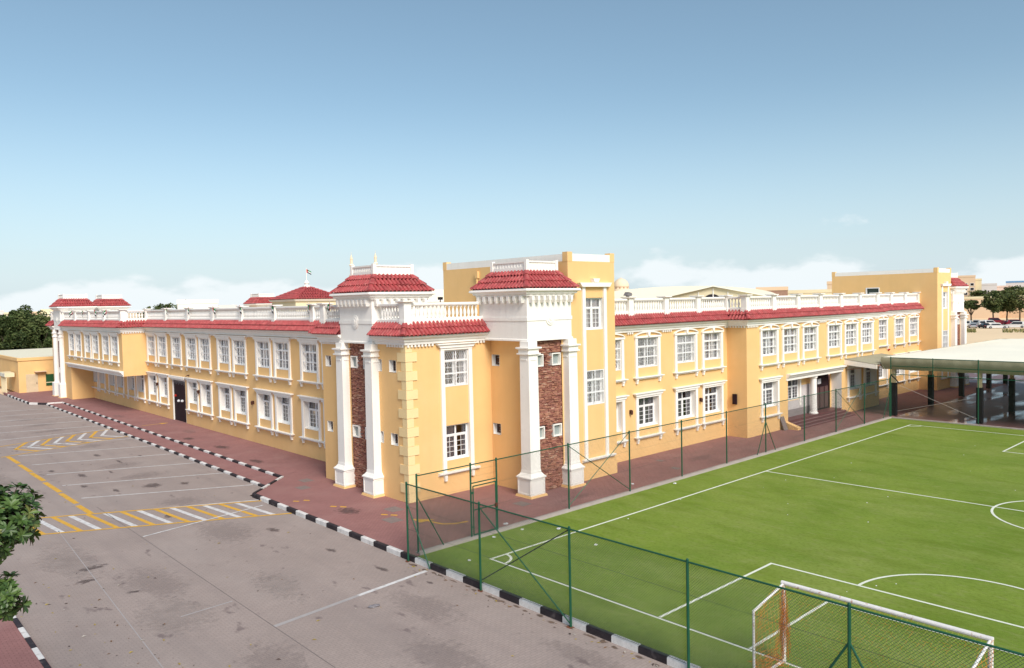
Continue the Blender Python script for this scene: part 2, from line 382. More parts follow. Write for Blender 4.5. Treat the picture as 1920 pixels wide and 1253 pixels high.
# oil stains and patches with shapes of their own
def soft(name, col, rough=.8, amt=.8):
    """stain that thins out to nothing towards its rim"""
    M = mat(name, col, rough, .3, 2, 20); t, b, _ = nodes_of(M)
    tc_ = N(t, 'ShaderNodeTexCoord'); mp_ = N(t, 'ShaderNodeMapping'); mp_.inputs['Location'].default_value = (-1, -1, 0); mp_.inputs['Scale'].default_value = (2, 2, 0)
    t.links.new(tc_.outputs['Generated'], mp_.inputs[0]); ln = N(t, 'ShaderNodeVectorMath', operation='LENGTH'); t.links.new(mp_.outputs[0], ln.inputs[0])
    g_ = N(t, 'ShaderNodeNewGeometry'); nz_ = N(t, 'ShaderNodeTexNoise'); nz_.inputs['Scale'].default_value = 5; nz_.inputs['Detail'].default_value = 6; t.links.new(g_.outputs['Position'], nz_.inputs[0])
    a = MATH(t, 'SUBTRACT', 1.0, ln.outputs['Value']); a = MATH(t, 'ADD', a, MATH(t, 'MULTIPLY', MATH(t, 'SUBTRACT', nz_.outputs[0], .5), 1.5))
    r = N(t, 'ShaderNodeMapRange'); r.interpolation_type = 'SMOOTHSTEP'; r.inputs[1].default_value = .12; r.inputs[2].default_value = .75; r.inputs[3].default_value = 0; r.inputs[4].default_value = amt; t.links.new(a, r.inputs[0])
    t.links.new(r.outputs[0], b.inputs['Alpha']); return M
OIL = soft('oil stain', (.12, .084, .08), .8, .5); SMEAR = soft('tyre smear', (.23, .18, .172), .9, .18); DUST = soft('dusty patch', (.42, .350, .318), .95, .28)
def blot(x, y, a, b, mt, parent, z, ang=0, name='oil_stain'):
    n = 22; pts = []
    ph = [random.uniform(0, 6.28) for _ in range(4)]
    for k in range(n):
        t = 2*math.pi*k/n; q = 1+.22*math.sin(2*t+ph[0])+.16*math.sin(3*t+ph[1])+.12*math.sin(5*t+ph[2])+.08*math.sin(9*t+ph[3])
        u, v = a*q*math.cos(t), b*q*math.sin(t); pts.append((x+u*math.cos(ang)-v*math.sin(ang), y+u*math.sin(ang)+v*math.cos(ang)))
    return MB().sheet(pts, z).build(name, mt, parent)
for x, y, a, b in [(-6.1, 13.5, .35, .5), (-7.6, 14.3, .5, .95), (-6.2, -3.2, .22, .42), (-6.0, -6.5, .2, .4), (-9.6, 20.3, .25, .8), (-10.6, 23.1, .2, .6), (-8.1, 20.0, .12, .5), (-10.3, 17.0, .25, .45), (-9.3, 14.6, .2, .6),
                   (-9.0, 7.0, .3, .5), (-13.3, -2.2, .25, .2), (-5.6, -8.9, .12, .22), (-6.8, 23.2, .15, .8), (-7.2, 26.6, .2, .9), (-5.2, 24.2, .12, .5)]:
    blot(x, y, a, b, OIL, road, ZR+.002)
for x, y, a, b, mt in [(-8.2, 2.5, 1.6, 2.6, SMEAR), (-12.5, -1.5, 1.2, 2.4, SMEAR), (-9.5, -5.0, 1.0, 2.0, DUST), (-13.0, -5.5, 1.1, 2.6, DUST), (-7.0, -10.5, .9, 2.2, SMEAR), (-8.6, -13.8, 1.1, 2.0, SMEAR), (-6.0, -16.5, .6, 1.8, SMEAR), (-7.6, 9.5, 1.2, 1.4, SMEAR), (-7.0, 17.3, 1.5, 1.4, SMEAR), (-7.2, 21.6, 1.4, 1.2, SMEAR), (-14.0, 3.0, 1.3, 3.0, DUST), (-6.6, 1.2, .3, .5, OIL), (-6.3, -17.8, .25, .5, OIL), (-7.5, -16.2, .18, .35, OIL), (-13.6, 1.6, .6, .35, OIL), (-14.2, .2, .5, .3, OIL),
                   (-6.5, 31.0, 1.2, 1.3, SMEAR), (-6.8, 41.5, 1.8, .9, SMEAR), (-6.8, 46, 1.8, .9, SMEAR), (-6.8, 51, 1.8, .9, SMEAR), (-13.5, 22, 1.0, 5, DUST), (-12.2, -10.8, .9, 2.2, SMEAR)]:
    blot(x, y, a, b, mt, road, ZR+.0015+.0002*random.random(), name='road_stain')
for x, y, a, b in [(-.6, 22, .5, 1.2), (-.9, 27.5, .4, .9), (.4, 31, .5, 1.6), (-.8, 45, .5, 1.8), (-1.0, 15.5, .4, 1.0), (-3.0, 1.0, .5, 1.0), (6, -5.2, 1.5, .4), (18, -4.3, 2, .5), (28.5, -5.2, 1.8, .4)]:
    blot(x, y, a, b, OIL if b < 1.5 and a < 1 else SMEAR, bpy.data.objects['pavement'], .0025, name='pavement_stain')
DIRT = soft('gutter dirt', (.20, .135, .10), .95)
for k in range(26):
    y = -6.9-k*.62+random.uniform(-.2, .2); blot(-4.90-random.uniform(0, .08), y, random.uniform(.05, .13), random.uniform(.12, .4), DIRT, road, ZR+.0021+.0003*(k % 5), name='gutter_dirt')
# pavement details: cover slabs, yellow foot marks, arrows
pav = bpy.data.objects['pavement']
for x, y, a in [(-1.38, 8.25, .5), (-2.3, 6.8, .5), (-1.4, -.4, .55), (-2.45, -1.85, .55), (3.35, -4.1, .5), (14.5, -4.9, .35), (15.6, -3.0, .3)]:
    MB().box(x-a*.6, x+a*.6, y-a*.75, y+a*.75, -.05, .006).build('cover_slab', SLATE, pav)
for x, y in [(-3.9, 4.42), (-3.46, 4.18), (-3.12, 2.16), (-2.83, 1.74), (-2.23, -.87), (-1.97, -1.26)]:
    poly('foot_mark', [(x-.14, y+.1), (x-.02, y+.2), (x+.15, y-.08), (x+.04, y-.18)], PY, .004, pav)
g = MB(); pts = [(-1.43, -3.13), (-1.40, -3.5), (-1.30, -4.0), (-.9, -4.35), (-.28, -4.5)]
L = [offpath(pts, o) for o in (-.07, .07)]
for i in range(4): g.sheet([L[0][i], L[0][i+1], L[1][i+1], L[1][i]], .004)
g.sheet([(-1.78, -2.35), (-1.85, -3.1), (-1.08, -3.2)], .004); g.build('arrow_mark', PY, pav)
ps = bpy.data.objects['pavement_strip']
poly('arrow_mark', [(.3, 37.5), (.95, 37.15), (.3, 36.8)], PY, .004, ps); poly('arrow_mark', [(-1.2, 37.2), (.28, 37.2), (.28, 37.08), (-1.2, 37.08)], PY, .004, ps)
# pitch markings
turf = bpy.data.objects['football_turf']; ZT = -.05+.004
def tl(p, q, wd=.10): 
    o = strip('pitch_line', p, q, wd, TL, ZT); o.parent = turf; o.matrix_parent_inverse = Matrix.Identity(4)
X0, X1, Y0, Y1 = -2.72, 38.05, -8.85, -37.0
YC = (Y0+Y1)/2
tl((X0-.05, Y0), (X1+.05, Y0)); tl((X0, Y0-.05), (X0, Y1)); tl((X1, Y0-.05), (X1, Y1)); tl((17.3, Y0-.05), (17.75, Y1))
for x, sg in ((X0, 1), (X1, -1)):
    for dx, hy in ((6.68, 6.4), (4.68, 3.4)):
        tl((x+sg*.05, YC+hy), (x+sg*(dx+.05), YC+hy)); tl((x+sg*.05, YC-hy), (x+sg*(dx+.05), YC-hy)); tl((x+sg*dx, YC+hy-.05), (x+sg*dx, YC-hy+.05))
def arc(cx, cy, r, a0, a1, n=36, wd=.10):
    g = MB()
    for i in range(n):
        t0, t1 = lerp(a0, a1, i/n), lerp(a0, a1, (i+1)/n)
        g.sheet([(cx+q*math.cos(t), cy+q*math.sin(t)) for q, t in ((r-wd/2, t0), (r+wd/2, t0), (r+wd/2, t1), (r-wd/2, t1))], ZT+.003)
    g.build('pitch_arc', TL, turf)
arc(17.5, YC-.1, 3.15, 0, 2*math.pi, 60); arc(X0+6.7, YC, 3.3, -math.pi/2, math.pi/2); arc(X1-6.7, YC, 3.3, math.pi/2, 1.5*math.pi)
arc(X0, Y0, .75, -math.pi/2, 0, 12); arc(X1, Y0, .75, math.pi, 1.5*math.pi, 12)

# ================================================================== SCHOOL BUILDING
B = empty('school_building'); tag(B, 'long two-storey ochre school with white trim and red tiled eaves', 'building')
LX, OX, TX = 1.9, -.25, -.30          # left wing planes: recessed wall, overhang, corner block
RY, PY_, TY, CY = -1.5, -3.0, -3.2, -.10   # right wing planes: recess, projecting bay, tower/tall block, corner block
EZ = 8.62                             # flat roof level

def wall(axis, const, a0, a1, z0, z1, holes=(), name='wall', mt=None):
    """wall sheet with openings; axis 'x' = plane x const running along y, 'y' = plane y const running along x"""
    A = sorted({a0, a1, *[h[0] for h in holes], *[h[1] for h in holes]}); Z = sorted({z0, z1, *[h[2] for h in holes], *[h[3] for h in holes]})
    A = [a for a in A if a0 <= a <= a1]; Z = [z for z in Z if z0 <= z <= z1]
    g = MB()
    for i in range(len(A)-1):
        for j in range(len(Z)-1):
            ca, cz = (A[i]+A[i+1])/2, (Z[j]+Z[j+1])/2
            if any(h[0] < ca < h[1] and h[2] < cz < h[3] for h in holes): continue
            q = [(A[i], Z[j]), (A[i+1], Z[j]), (A[i+1], Z[j+1]), (A[i], Z[j+1])]
            g.add([(const, a, z) if axis == 'x' else (a, const, z) for a, z in q], [(0, 1, 2, 3)])
    return g.build(name, mt or YEL, B)

# ---------------------------------------------------------------- window templates (local: x along wall, -y outwards, z up)
def frame_ring(g, x0, x1, z0, z1, t, y0, y1):
    g.box(x0, x0+t, y0, y1, z0, z1); g.box(x1-t, x1, y0, y1, z0, z1); g.box(x0+t, x1-t, y0, y1, z0, z0+t); g.box(x0+t, x1-t, y0, y1, z1-t, z1)
def reveal(hw, z0, z1, dep, y0=.0):
    a = .004; c = [(-hw+a, z0+a), (hw-a, z0+a), (hw-a, z1-a), (-hw+a, z1-a)]
    return MB().add([(x, y, z) for y in (y0, dep) for x, z in c], [(i, (i+1) % 4, 4+(i+1) % 4, 4+i) for i in range(4)])
def sash(hw, z0, z1, zt, dep, rows=4, cols=2):
    """window frame: ring, transom at zt, centre mullion, two sashes with glazing bars"""
    g = MB(); y0, y1 = dep-.05, dep+.03
    frame_ring(g, -hw+.005, hw-.005, z0+.005, z1-.005, .07, y0, y1)
    g.box(-hw+.07, hw-.07, y0, y1-.01, zt-.04, zt+.04); g.box(-.04, .04, y0+.004, y1-.004, z0+.07, z1-.07)
    for s in (-1, 1):
        xa, xb = (.04, hw-.075) if s > 0 else (-hw+.075, -.04)
        frame_ring(g, xa, xb, z0+.075, zt-.042, .045, y0+.012, y1-.012)
        for c in range(1, cols):
            x = lerp(xa+.045, xb-.045, c/cols); g.box(x-.011, x+.011, y0+.03, y0+.045, z0+.12, zt-.087)
        for r_ in range(1, rows):
            z = lerp(z0+.12, zt-.087, r_/rows); g.box(xa+.045, xb-.045, y0+.031, y0+.044, z-.011, z+.011)
    return g
def lattice(hw, z0, z1, y, sp=.13, r=.0055):
    g = MB(); H = z1-z0; W = 2*hw
    def clip(x0, zA, dx):      # diagonal through (x0,z0) with slope dx=+-.62
        pts = []
        for k in (0, 1):
            pass
        t0, t1 = 0., H
        if dx > 0: t0 = max(t0, (-hw-x0)/dx); t1 = min(t1, (hw-x0)/dx)
        else: t0 = max(t0, (hw-x0)/dx); t1 = min(t1, (-hw-x0)/dx)
        if t1-t0 > .03: g.tube((x0+dx*t0, y, z0+t0), (x0+dx*t1, y, z0+t1), r, 4, cap=False)
    k = .62; x = -hw-k*H
    while x < hw+k*H:
        clip(x, z0, k); clip(x, z0, -k); x += sp
    return g
def curtain(hw, z0, z1, y, gap0, gap1):
    g = MB(); 
    for a, b in ((-hw, gap0), (gap1, hw)) if gap1 < 5 else ((hw-.28, hw),):
        if b-a < .06: continue
        n = max(2, int((b-a)/.055)); vs = []
        for i in range(n+1):
            x = lerp(a, b, i/n); yy = y+.025*math.sin(i*2.1)+.012*math.sin(i*.9); vs += [(x, yy, z0), (x, yy, z1)]
        g.add(vs, [(2*i, 2*i+2, 2*i+3, 2*i+1) for i in range(n)])
    return g
TM = {}
def T(key, fn, mt, smooth=False):
    if key not in TM: TM[key] = fn().mesh(key[0] if isinstance(key, tuple) else key, mt, smooth)
    return TM[key]
def window(kind, axis, const, c, hw=.96, z0=5.42, z1=7.22, zt=None, dep=.22, bars=False, lat=False, curt=None, sill=True, label=None, top='flat', jz=None):
    """one window of the school; returns the opening for the wall"""
    loc = (const, c, 0) if axis == 'x' else (c, const, 0); rz = -math.pi/2 if axis == 'x' else 0
    zt = zt or z1-.52; up = z1 > 5
    ow = hw+.24
    zb = jz if jz is not None else z0-.54
    o = obj('window', T(('window', hw, z0, z1, dep), lambda: reveal(hw, z0, z1, dep+.05), WHT), B, loc, rz)
    if label: o['label'] = label
    if jz != 0:
        jm = T(('jamb', z1, zb), lambda: MB().box(-.115, .115, -.085, .02, zb, z1+.02), WHT)
        for s_ in (-1, 1):
            d_ = s_*(hw+.125); obj('jamb', jm, o, (const, c-d_, 0) if axis == 'x' else (c+d_, const, 0), rz)
    def lint():
        g = MB(); z = z1
        if top == 'flat':
            g.box(-ow-.01, ow+.01, -.10, .0, z+.02, z+.14)
            g.prism([(-ow-.04, z+.14), (ow+.04, z+.14), (ow+.20, z+.30), (-ow-.20, z+.30)], -.16, 0); g.box(-ow-.24, ow+.24, -.24, 0, z+.30, z+.36)
        else:
            g.box(-ow-.05, ow+.05, -.13, 0, z+.02, z+.13)
            n = 12; rise = .34; t = .09
            for i in range(n):
                a0, a1 = lerp(-1, 1, i/n), lerp(-1, 1, (i+1)/n); f = lambda q, e: z+.13+(rise+e)*math.sqrt(max(0, 1-q*q*.98))-.048
                xw = ow+.03
                g.prism([(a0*xw, f(a0, -t)), (a1*xw, f(a1, -t)), (a1*(xw+.03), f(a1, 0)), (a0*(xw+.03), f(a0, 0))], -.15, 0)
            g.prism([(-.07, z+.10), (.07, z+.10), (.12, z+.36), (-.12, z+.36)], -.19, 0)
        return g
    if top: obj('lintel', T(('lintel', hw, z1, top), lint, WHT), o, loc, rz)
    if sill:
        def sl_():
            g = MB(); z = zb
            g.prism([(-ow-.18, z-.05), (ow+.18, z-.05), (ow+.18, z), (-ow-.18, z)], -.24, 0); g.prism([(-ow-.06, z-.13), (ow+.06, z-.13), (ow+.13, z-.05), (-ow-.13, z-.05)], -.16, 0)
            for s in (-1, 1):
                x = s*(ow-.115); g.box(x-.085, x+.085, -.15, 0, z-.24, z-.13); g.frus(x, -.055, .07, .055, z-.40, z-.24, .085, .07)
            return g
        obj('sill', T(('sill', hw, zb), sl_, WHT), o, loc, rz)
    obj('sash_frame', T(('sash_frame', hw, z0, z1, dep, zt), lambda: sash(hw, z0, z1, zt, dep), WHT2), o, loc, rz)
    for xa, xb, za, zc in ((-hw+.07, -.04, zt+.04, z1-.07), (.04, hw-.07, zt+.04, z1-.07), (-hw+.12, -.085, z0+.12, zt-.087), (.085, hw-.12, z0+.12, zt-.087)):
        obj('pane', T(('pane', xa, xb, za, zc, dep), lambda: MB().add([(xa, dep, za), (xb, dep, za), (xb, dep, zc), (xa, dep, zc)], [(0, 1, 2, 3)]), GLASS), o, loc, rz)
    if bars:
        def gr():
            g = MB(); y0, y1 = -.01, .025
            frame_ring(g, -hw+.003, hw-.003, z0+.003, z1-.003, .04, y0, y1); g.box(-.028, .028, y0, y1, z0+.04, z1-.04)
            for z in (zt, lerp(z0, zt, .5)): g.box(-hw+.04, hw-.04, y0-.004, y1-.004, z-.028, z+.028)
            return g
        obj('outer_bars', T(('outer_bars', hw, z0, z1, zt), gr, WHT2), o, loc, rz)
    if lat: obj('lattice', T(('lattice', hw, z0, z1), lambda: lattice(hw-.04, z0+.03, z1-.03, .012), WHT2), o, loc, rz)
    if curt is None: curt = random.choice((0, 0, 0, 1, 0, 2)) if up else random.choice((0, 1, 2, 3, 4))
    gaps = [(-.02, .02), (-.1, .1), (.2, .5), (-.55, -.3), (-.8, -.55), (-9, 9)][curt]
    obj('curtain', T(('curtain', hw, z0, z1, dep, curt), lambda: curtain(hw-.03, z0+.05, z1-.05, dep+.08, *gaps), CURT if up else CURT2, True), o, loc, rz)
    return (c-hw, c+hw, z0, z1)
UP = dict(z0=5.42, z1=7.22, bars=True); GF = dict(z0=1.80, z1=3.56, dep=.34)

# ---------------------------------------------------------------- left wing
cents = [10.75, 13.6, 17.4, 20.25, 24.25, 27.13, 30.9, 33.78, 37.28, 40.83, 43.78]
hu = [window('u', 'x', LX, c, **UP) for c in cents]
hg = [window('g', 'x', LX, c, **GF) for c in cents if abs(c-37.28) > .5]
ohc = [47.28, 50.2, 53.8, 56.7, 60.37, 63.18]
hg += [window('g', 'x', LX, c, **GF) for c in ohc]
door_h = (35.6, 38.75, 0, 3.55)
wall('x', LX, 7.9, 45.05, 0, EZ, hu+[h for h in hg if h[0] < 45]+[door_h])
wall('x', LX, 45.05, 64.3, 0, 3.7, [h for h in hg if h[0] > 45])
# decorated dark doorway
dr = MB().box(LX+.12, LX+.17, 35.6, 38.75, 0, 3.55).build('door', DOORD, B)
dr['label'] = 'tall dark maroon doorway hung with small decorations'
for s in (0, 1): MB().box(LX+.004, LX+.12, 35.6+s*3.10, 35.65+s*3.10, 0, 3.55).build('door_jamb', WHT, dr)
MB().box(LX-.1, LX+.02, 35.5, 38.85, 3.55, 3.72).build('door_head', WHT, dr)
MB().box(LX-.24, LX, 35.3, 39.0, 3.72, 3.9).build('door_cornice', WHT, dr)
for k in range(14): MB().prism([(0, 3.53), (.05, 3.53), (.025, 3.24-.05*(k % 3))], 0, .01).build('bunting_tassel', PAPER, dr, (LX+.10, 35.75+k*.21, 0), math.pi/2)
for y, z in ((38.1, 2.15), (37.35, 1.75), (36.5, 1.8)): MB().lathe(0, 0, [(.02, -.12), (.12, -.05), (.12, .05), (.02, .12)], 8).build('hanging_ornament', PAPER if y < 38 else RUST, dr, (LX+.02, y, z))
# overhanging first-floor block
ho = [window('u', 'x', OX, c, **UP) for c in ohc]
wall('x', OX, 45.05, 64.1, 4.06, EZ, ho)
wall('x', OX, 64.1, 72.4, 0, EZ, [(67.0, 70.2, .0, 7.6)])
wall('x', OX+.45, 66.8, 70.4, 0, 7.62, name='recessed_panel')
wall('y', 45.05, OX, LX, 3.58, EZ); wall('y', 64.1, OX, LX+.02, 0, 3.6); wall('y', 72.4, OX, 12, 0, EZ)
MB().add([(OX, 45.05, 3.58), (LX+.02, 45.05, 3.58), (LX+.02, 64.12, 3.58), (OX, 64.12, 3.58)], [(0, 1, 2, 3)]).build('soffit', WHT, B)
MB().sweep([(0, 3.58), (.05, 3.58), (.05, 3.72), (.16, 3.80), (.20, 3.92), (.34, 3.98), (.34, 4.06), (0, 4.06)], [(OX, 65.3), (OX, 44.98)]).build('overhang_cornice', WHT, B)
wall('x', OX+.004, 44.98+.07, 64.1, 3.58, 4.06, name='overhang_edge')
# ---------------------------------------------------------------- corner block
smallz = ((6.26, 6.86), (2.68, 3.26))
sm = lambda a: [(a, a+.6, *z) for z in smallz]
hs_ = sm(7.0)+sm(1.98)+sm(.72)
wall('x', TX, CY, 7.95, 0, EZ, hs_+[(3.0, 4.98, 0, 7.62)])
wall('y', 7.95, TX, LX, 0, EZ)
cw = 2.73
hc = [window('c', 'y', CY, cw, hw=.76, z0=5.40, z1=7.22, lat=True, bars=True, jz=1.12, sill=False, curt=5, label='first-floor window with diamond lattice beside the quoined corner'), window('c', 'y', CY, cw, hw=.76, z0=1.70, z1=3.46, top=None, jz=0, sill=False, curt=2)]
wall('y', CY, TX, 5.05, 0, EZ, hc)
wall('x', 5.05, TY, CY, 0, EZ, [(-.80, -.2, *z) for z in smallz])
def small_window(axis, const, a, z, dark=True, inward=1, parent=B, hw=.3):
    """small square toilet window with a white reveal"""
    c = a+hw; loc = (const, c, 0) if axis == 'x' else (c, const, 0); rz = -math.pi/2 if axis == 'x' else 0; z0, z1 = z
    o = obj('small_window', T(('small_window', hw, z0, z1), lambda: reveal(hw, z0, z1, .26, -.012), WHT), parent, loc, rz)
    def fr():
        g = MB(); frame_ring(g, -hw+.004, hw-.004, z0+.004, z1-.004, .045, .2, .25); return g
    obj('sash_frame', T(('small_frame', hw, z0, z1), fr, WHT2), o, loc, rz)
    obj('pane', T(('small_pane', hw, z0, z1), lambda: MB().add([(-hw+.04, .225, z0+.04), (hw-.04, .225, z0+.04), (hw-.04, .225, z1-.04), (-hw+.04, .225, z1-.04)], [(0, 1, 2, 3)]), GLASS), o, loc, rz)
    def backp(): return MB().box(-hw, hw, .30, .32, z0, z1)
    obj('blind', T(('small_blind', hw, z0), backp, CURT2), o, loc, rz)
    if dark:
        def fan():
            g = MB(); frame_ring(g, -.2, .2, z0+.08, z1-.08, .05, .17, .2); g.box(-.1, .1, .175, .19, (z0+z1)/2-.1, (z0+z1)/2+.1); return g
        obj('extract_fan', T(('fan', z0), fan, FRAMEB), o, loc, rz)
for z in smallz:
    small_window('x', TX, 7.0, z); small_window('x', TX, 1.98, z, False); small_window('x', TX, .72, z); small_window('x', 5.05, -.80, z)
MB().sweep([(0, 1.0), (.06, 1.0), (.1, 1.06), (.18, 1.08), (.18, 1.16), (0, 1.16)], [(1.45, CY), (4.05, CY)]).build('long_sill', WHT, B)
for x in (1.86, 3.6): MB().frus(x, CY-.07, .07, .07, .72, .99, .09, .08).build('sill_bracket', WHT, B)
# quoin stones, alternating long and short
qm = {}
for k in range(17):
    z = .02+k*.452; lo = k % 2
    if lo not in qm:
        a, b, p = (.66, .62, .05) if lo else (.36, .36, .03)
        qm[lo] = MB().slab([(-p, -p), (b, -p), (b, .03), (.03, .03), (.03, a), (-p, a)], .006, .446).mesh('quoin_stone', QUO)
    obj('quoin_stone', qm[lo], B, (TX, CY, z))

# ---------------------------------------------------------------- right wing
rc = [12.95, 16.5, 20.5, 23.55]; rc2 = [2*35.93-c for c in rc]
pc = [28.35, 31.37, 34.4, 38.42, 41.45, 44.5]
hr = [window('a', 'y', RY, c, hw=1.0, top='arch', lat=(i < 3), curt=5 if i < 2 else None, **UP) for i, c in enumerate(rc)]+[window('g', 'y', RY, c, hw=1.0, **GF) for c in rc]
wall('y', RY, 11.45, 25.4, 0, EZ, hr)
hp = [window('a', 'y', PY_, c, hw=1.0, top='arch', **UP) for c in pc]
gpw = [28.4, 42.0, 45.1]
hp += [window('g', 'y', PY_, c, hw=1.0, **GF) for c in gpw]
wall('y', PY_, 25.4, 47.0, 0, EZ, hp+[(31.0, 39.75, 0, 3.45)])
wall('x', 25.4, PY_, RY, 0, EZ); wall('x', 47.0, PY_, RY, 0, EZ)
hr2 = [window('a', 'y', RY, c, hw=1.0, top='arch', **UP) for c in rc2]+[window('g', 'y', RY, c, hw=1.0, **GF) for c in rc2]
wall('y', RY, 47.0, 60.4, 0, EZ, hr2)
# porch: back wall, tiled dado, door, window, column, steps
DADO = mat('pale glazed dado', (.60, .55, .54), .35, .08, 2, 20); DADG = mat('grey dado tile', (.28, .24, .24), .4, .1, 3)
PB = -2.15
wall('y', PB, 30.9, 39.9, .5, 3.5, [(32.4, 34.3, 1.75, 3.3), (36.3, 39.5, .5, 3.3)]); wall('x', 31.0, PY_, PB, 0, 3.5); wall('x', 39.75, PY_, PB, 0, 3.5, mt=WHT, name='porch_side')
MB().box(30.9, 39.9, PY_+.02, PB+.5, 3.46, 3.6).build('porch_ceiling', WHT, B)
window('p', 'y', PB, 33.35, hw=.95, z0=1.75, z1=3.3, dep=.1, top=None, sill=False, curt=4)
dd = MB()
for a, b, z0, z1, mi in ((31.02, 32.15, 1.05, 2.75, 0), (34.55, 36.25, 1.05, 2.75, 0), (32.15, 34.55, 1.05, 1.7, 0), (31.02, 36.25, .5, 1.045, 1)): dd.box(a, b, PB-.03, PB, z0, z1, mi)
dd.build('tiled_dado', [DADO, DADG], B)
dp = MB().box(36.3, 39.5, PB+.12, PB+.17, .5, 3.3).build('porch_door', DOORD, B)
for k in range(4): MB().box(36.42+k*.78, 36.42+k*.78+.62, PB+.08, PB+.119, .6, 2.3).build('door_leaf', mat('brown door leaf', (.10, .05, .05), .5), dp)
MB().box(37.55, 38.15, PB+.09, PB+.118, 2.55, 2.95).build('notice_sheet', PAPER, dp)
MB().lathe(35.6, PY_+.32, [(.33, .5), (.33, .58), (.26, .66), (.245, 1.6), (.235, 3.2), (.29, 3.28), (.31, 3.46)], 20).build('porch_column', WHT, B, smooth=False)
MB().sweep([(0, 3.44), (.05, 3.44), (.05, 3.6), (.16, 3.68), (.22, 3.80), (.34, 3.86), (.34, 3.94), (0, 3.94)], [(30.75, PY_), (39.95, PY_)]).build('porch_cornice', WHT, B)
st = MAROON = mat('maroon step tile', (.16, .055, .06), .5, .15, 3, 20)
steps = MB().box(31.0, 39.7, PY_+.0, PB, 0, .5).build('porch_steps', MAROON, B)
STR = mat('step nosing', (.30, .17, .17), .6)
for k in range(3):
    y = PY_-.34*(3-k); z = .125*(k+1)
    s_ = MB().box(30.85, 39.85-.0, y, PY_+.0-.002, .125*k, z).build('step', MAROON, steps); MB().box(30.85, 39.85, y-.012, y+.03, z-.03, z+.004).build('step_nosing', STR, steps)
MB().prism([(0, 0), (1.05, 0), (1.05, .18), (.0, .52)], 0, .45).build('step_cheek', YEL, B, (30.40, PY_, 0), -math.pi/2)

# ---------------------------------------------------------------- tall blocks, with capping between corner piers
def tall(x0, x1, y1, wins=True):
    yf = TY; xc = 9.73 if x0 < 30 else x0+2.05
    holes = [window('t', 'y', yf, xc, hw=.72, z0=8.0, z1=9.70, top=None, jz=1.13, sill=False, curt=4), window('t', 'y', yf, xc, hw=.72, z0=3.98, z1=5.84, lat=True, bars=True, top=None, jz=0, sill=False, curt=5)]
    wall('y', yf, x0, x1, 0, 11.62, holes)
    sx = [(5.0, 5.7)]
    wall('x', x0, yf, y1, 0, 11.62, [(2.3, 3.7, 9.2, 10.3)] if x0 > 30 else [])
    wall('x', x1, yf, y1, 0, 11.62); wall('y', y1, x0, x1, 0, 11.62)
    for s in (-1, 1):
        x = xc+s*.845; MB().box(x-.115, x+.115, yf-.085, yf, 9.722, 10.28).build('pilaster_strip', WHT, B)
    MB().prism([(xc-1.1, 10.28), (xc+1.1, 10.28), (xc+1.28, 10.5), (xc-1.28, 10.5)], yf-.22, yf).build('head_cornice', WHT, B); MB().prism([(xc-.16, 10.5), (xc+.16, 10.5), (xc+.27, 10.72), (xc-.27, 10.72)], yf-.24, yf).build('keystone', WHT, B)
    MB().sweep([(0, .98), (.06, .98), (.1, 1.05), (.18, 1.07), (.18, 1.15), (0, 1.15)], [(xc-1.15, yf), (xc+1.45, yf)]).build('long_sill', WHT, B)
    # capping
    for a, b in (((x0+.34, yf+.06), (x1-.34, yf+.06)),): MB().box(a[0], b[0], yf+.0, yf+.3, 11.62, 12.0).build('parapet_panel', WHT, B)
    MB().box(x0+.0, x0+.3, yf+.34, y1-.34, 11.62, 12.0).build('parapet_panel', WHT, B); MB().box(x1-.3, x1, yf+.34, y1-.34, 11.62, 12.0).build('parapet_panel', WHT, B); MB().box(x0+.34, x1-.34, y1-.3, y1, 11.62, 12.0).build('parapet_panel', WHT, B)
    for x in (x0, x1-.34):
        for y in (yf, y1-.34): MB().box(x-.012, x+.352, y-.012, y+.352, 11.60, 12.10).build('corner_pier', YEL, B)
    MB().box(x0+.3, x1-.3, yf+.3, y1-.3, 11.4, 11.6).build('flat_roof', ROOF, B)
tall(7.75, 11.45, 7.3); tall(60.4, 64.2, 7.3)
o = MB(); frame_ring(o, 2.3, 3.7, 9.2, 10.3, .09, -.03, .2); o.build('side_window', WHT2, B, (60.4, 6.0, 0), -math.pi/2)
MB().box(60.55, 60.6, 2.3, 3.7, 9.2, 10.3).build('side_window_glass', mat('dark green glass', (.05, .07, .06), .1), B)
pp = MB().box(7.60, 7.748, 3.86, 4.12, 11.0, 11.4); pp.tube((7.67, 3.99, 8.6), (7.67, 3.99, 11.0), .06, 8); pp.build('rainwater_pipe', YEL, B)

# ---------------------------------------------------------------- flat roofs and hidden back walls that close the volume
for n, a in (('flat_roof', (TX+.05, 12.6, CY+.05, 7.7)), ('flat_roof', (LX+.05, 12.6, 7.7, 45.05)), ('flat_roof', (OX+.05, 12.6, 45.05, 72.3)), ('flat_roof', (12.6, 25.5, RY+.05, 12.4)), ('flat_roof', (25.5, 46.9, PY_+.05, 12.4)), ('flat_roof', (46.9, 60.35, RY+.05, 12.4))):
    MB().box(*a, EZ-.2, EZ-.02).build(n, ROOF, B)
wall('x', 12.6, 12.4, 72.4, 0, EZ, name='back_wall'); wall('y', 12.4, 12.6, 72, 0, EZ, name='back_wall')

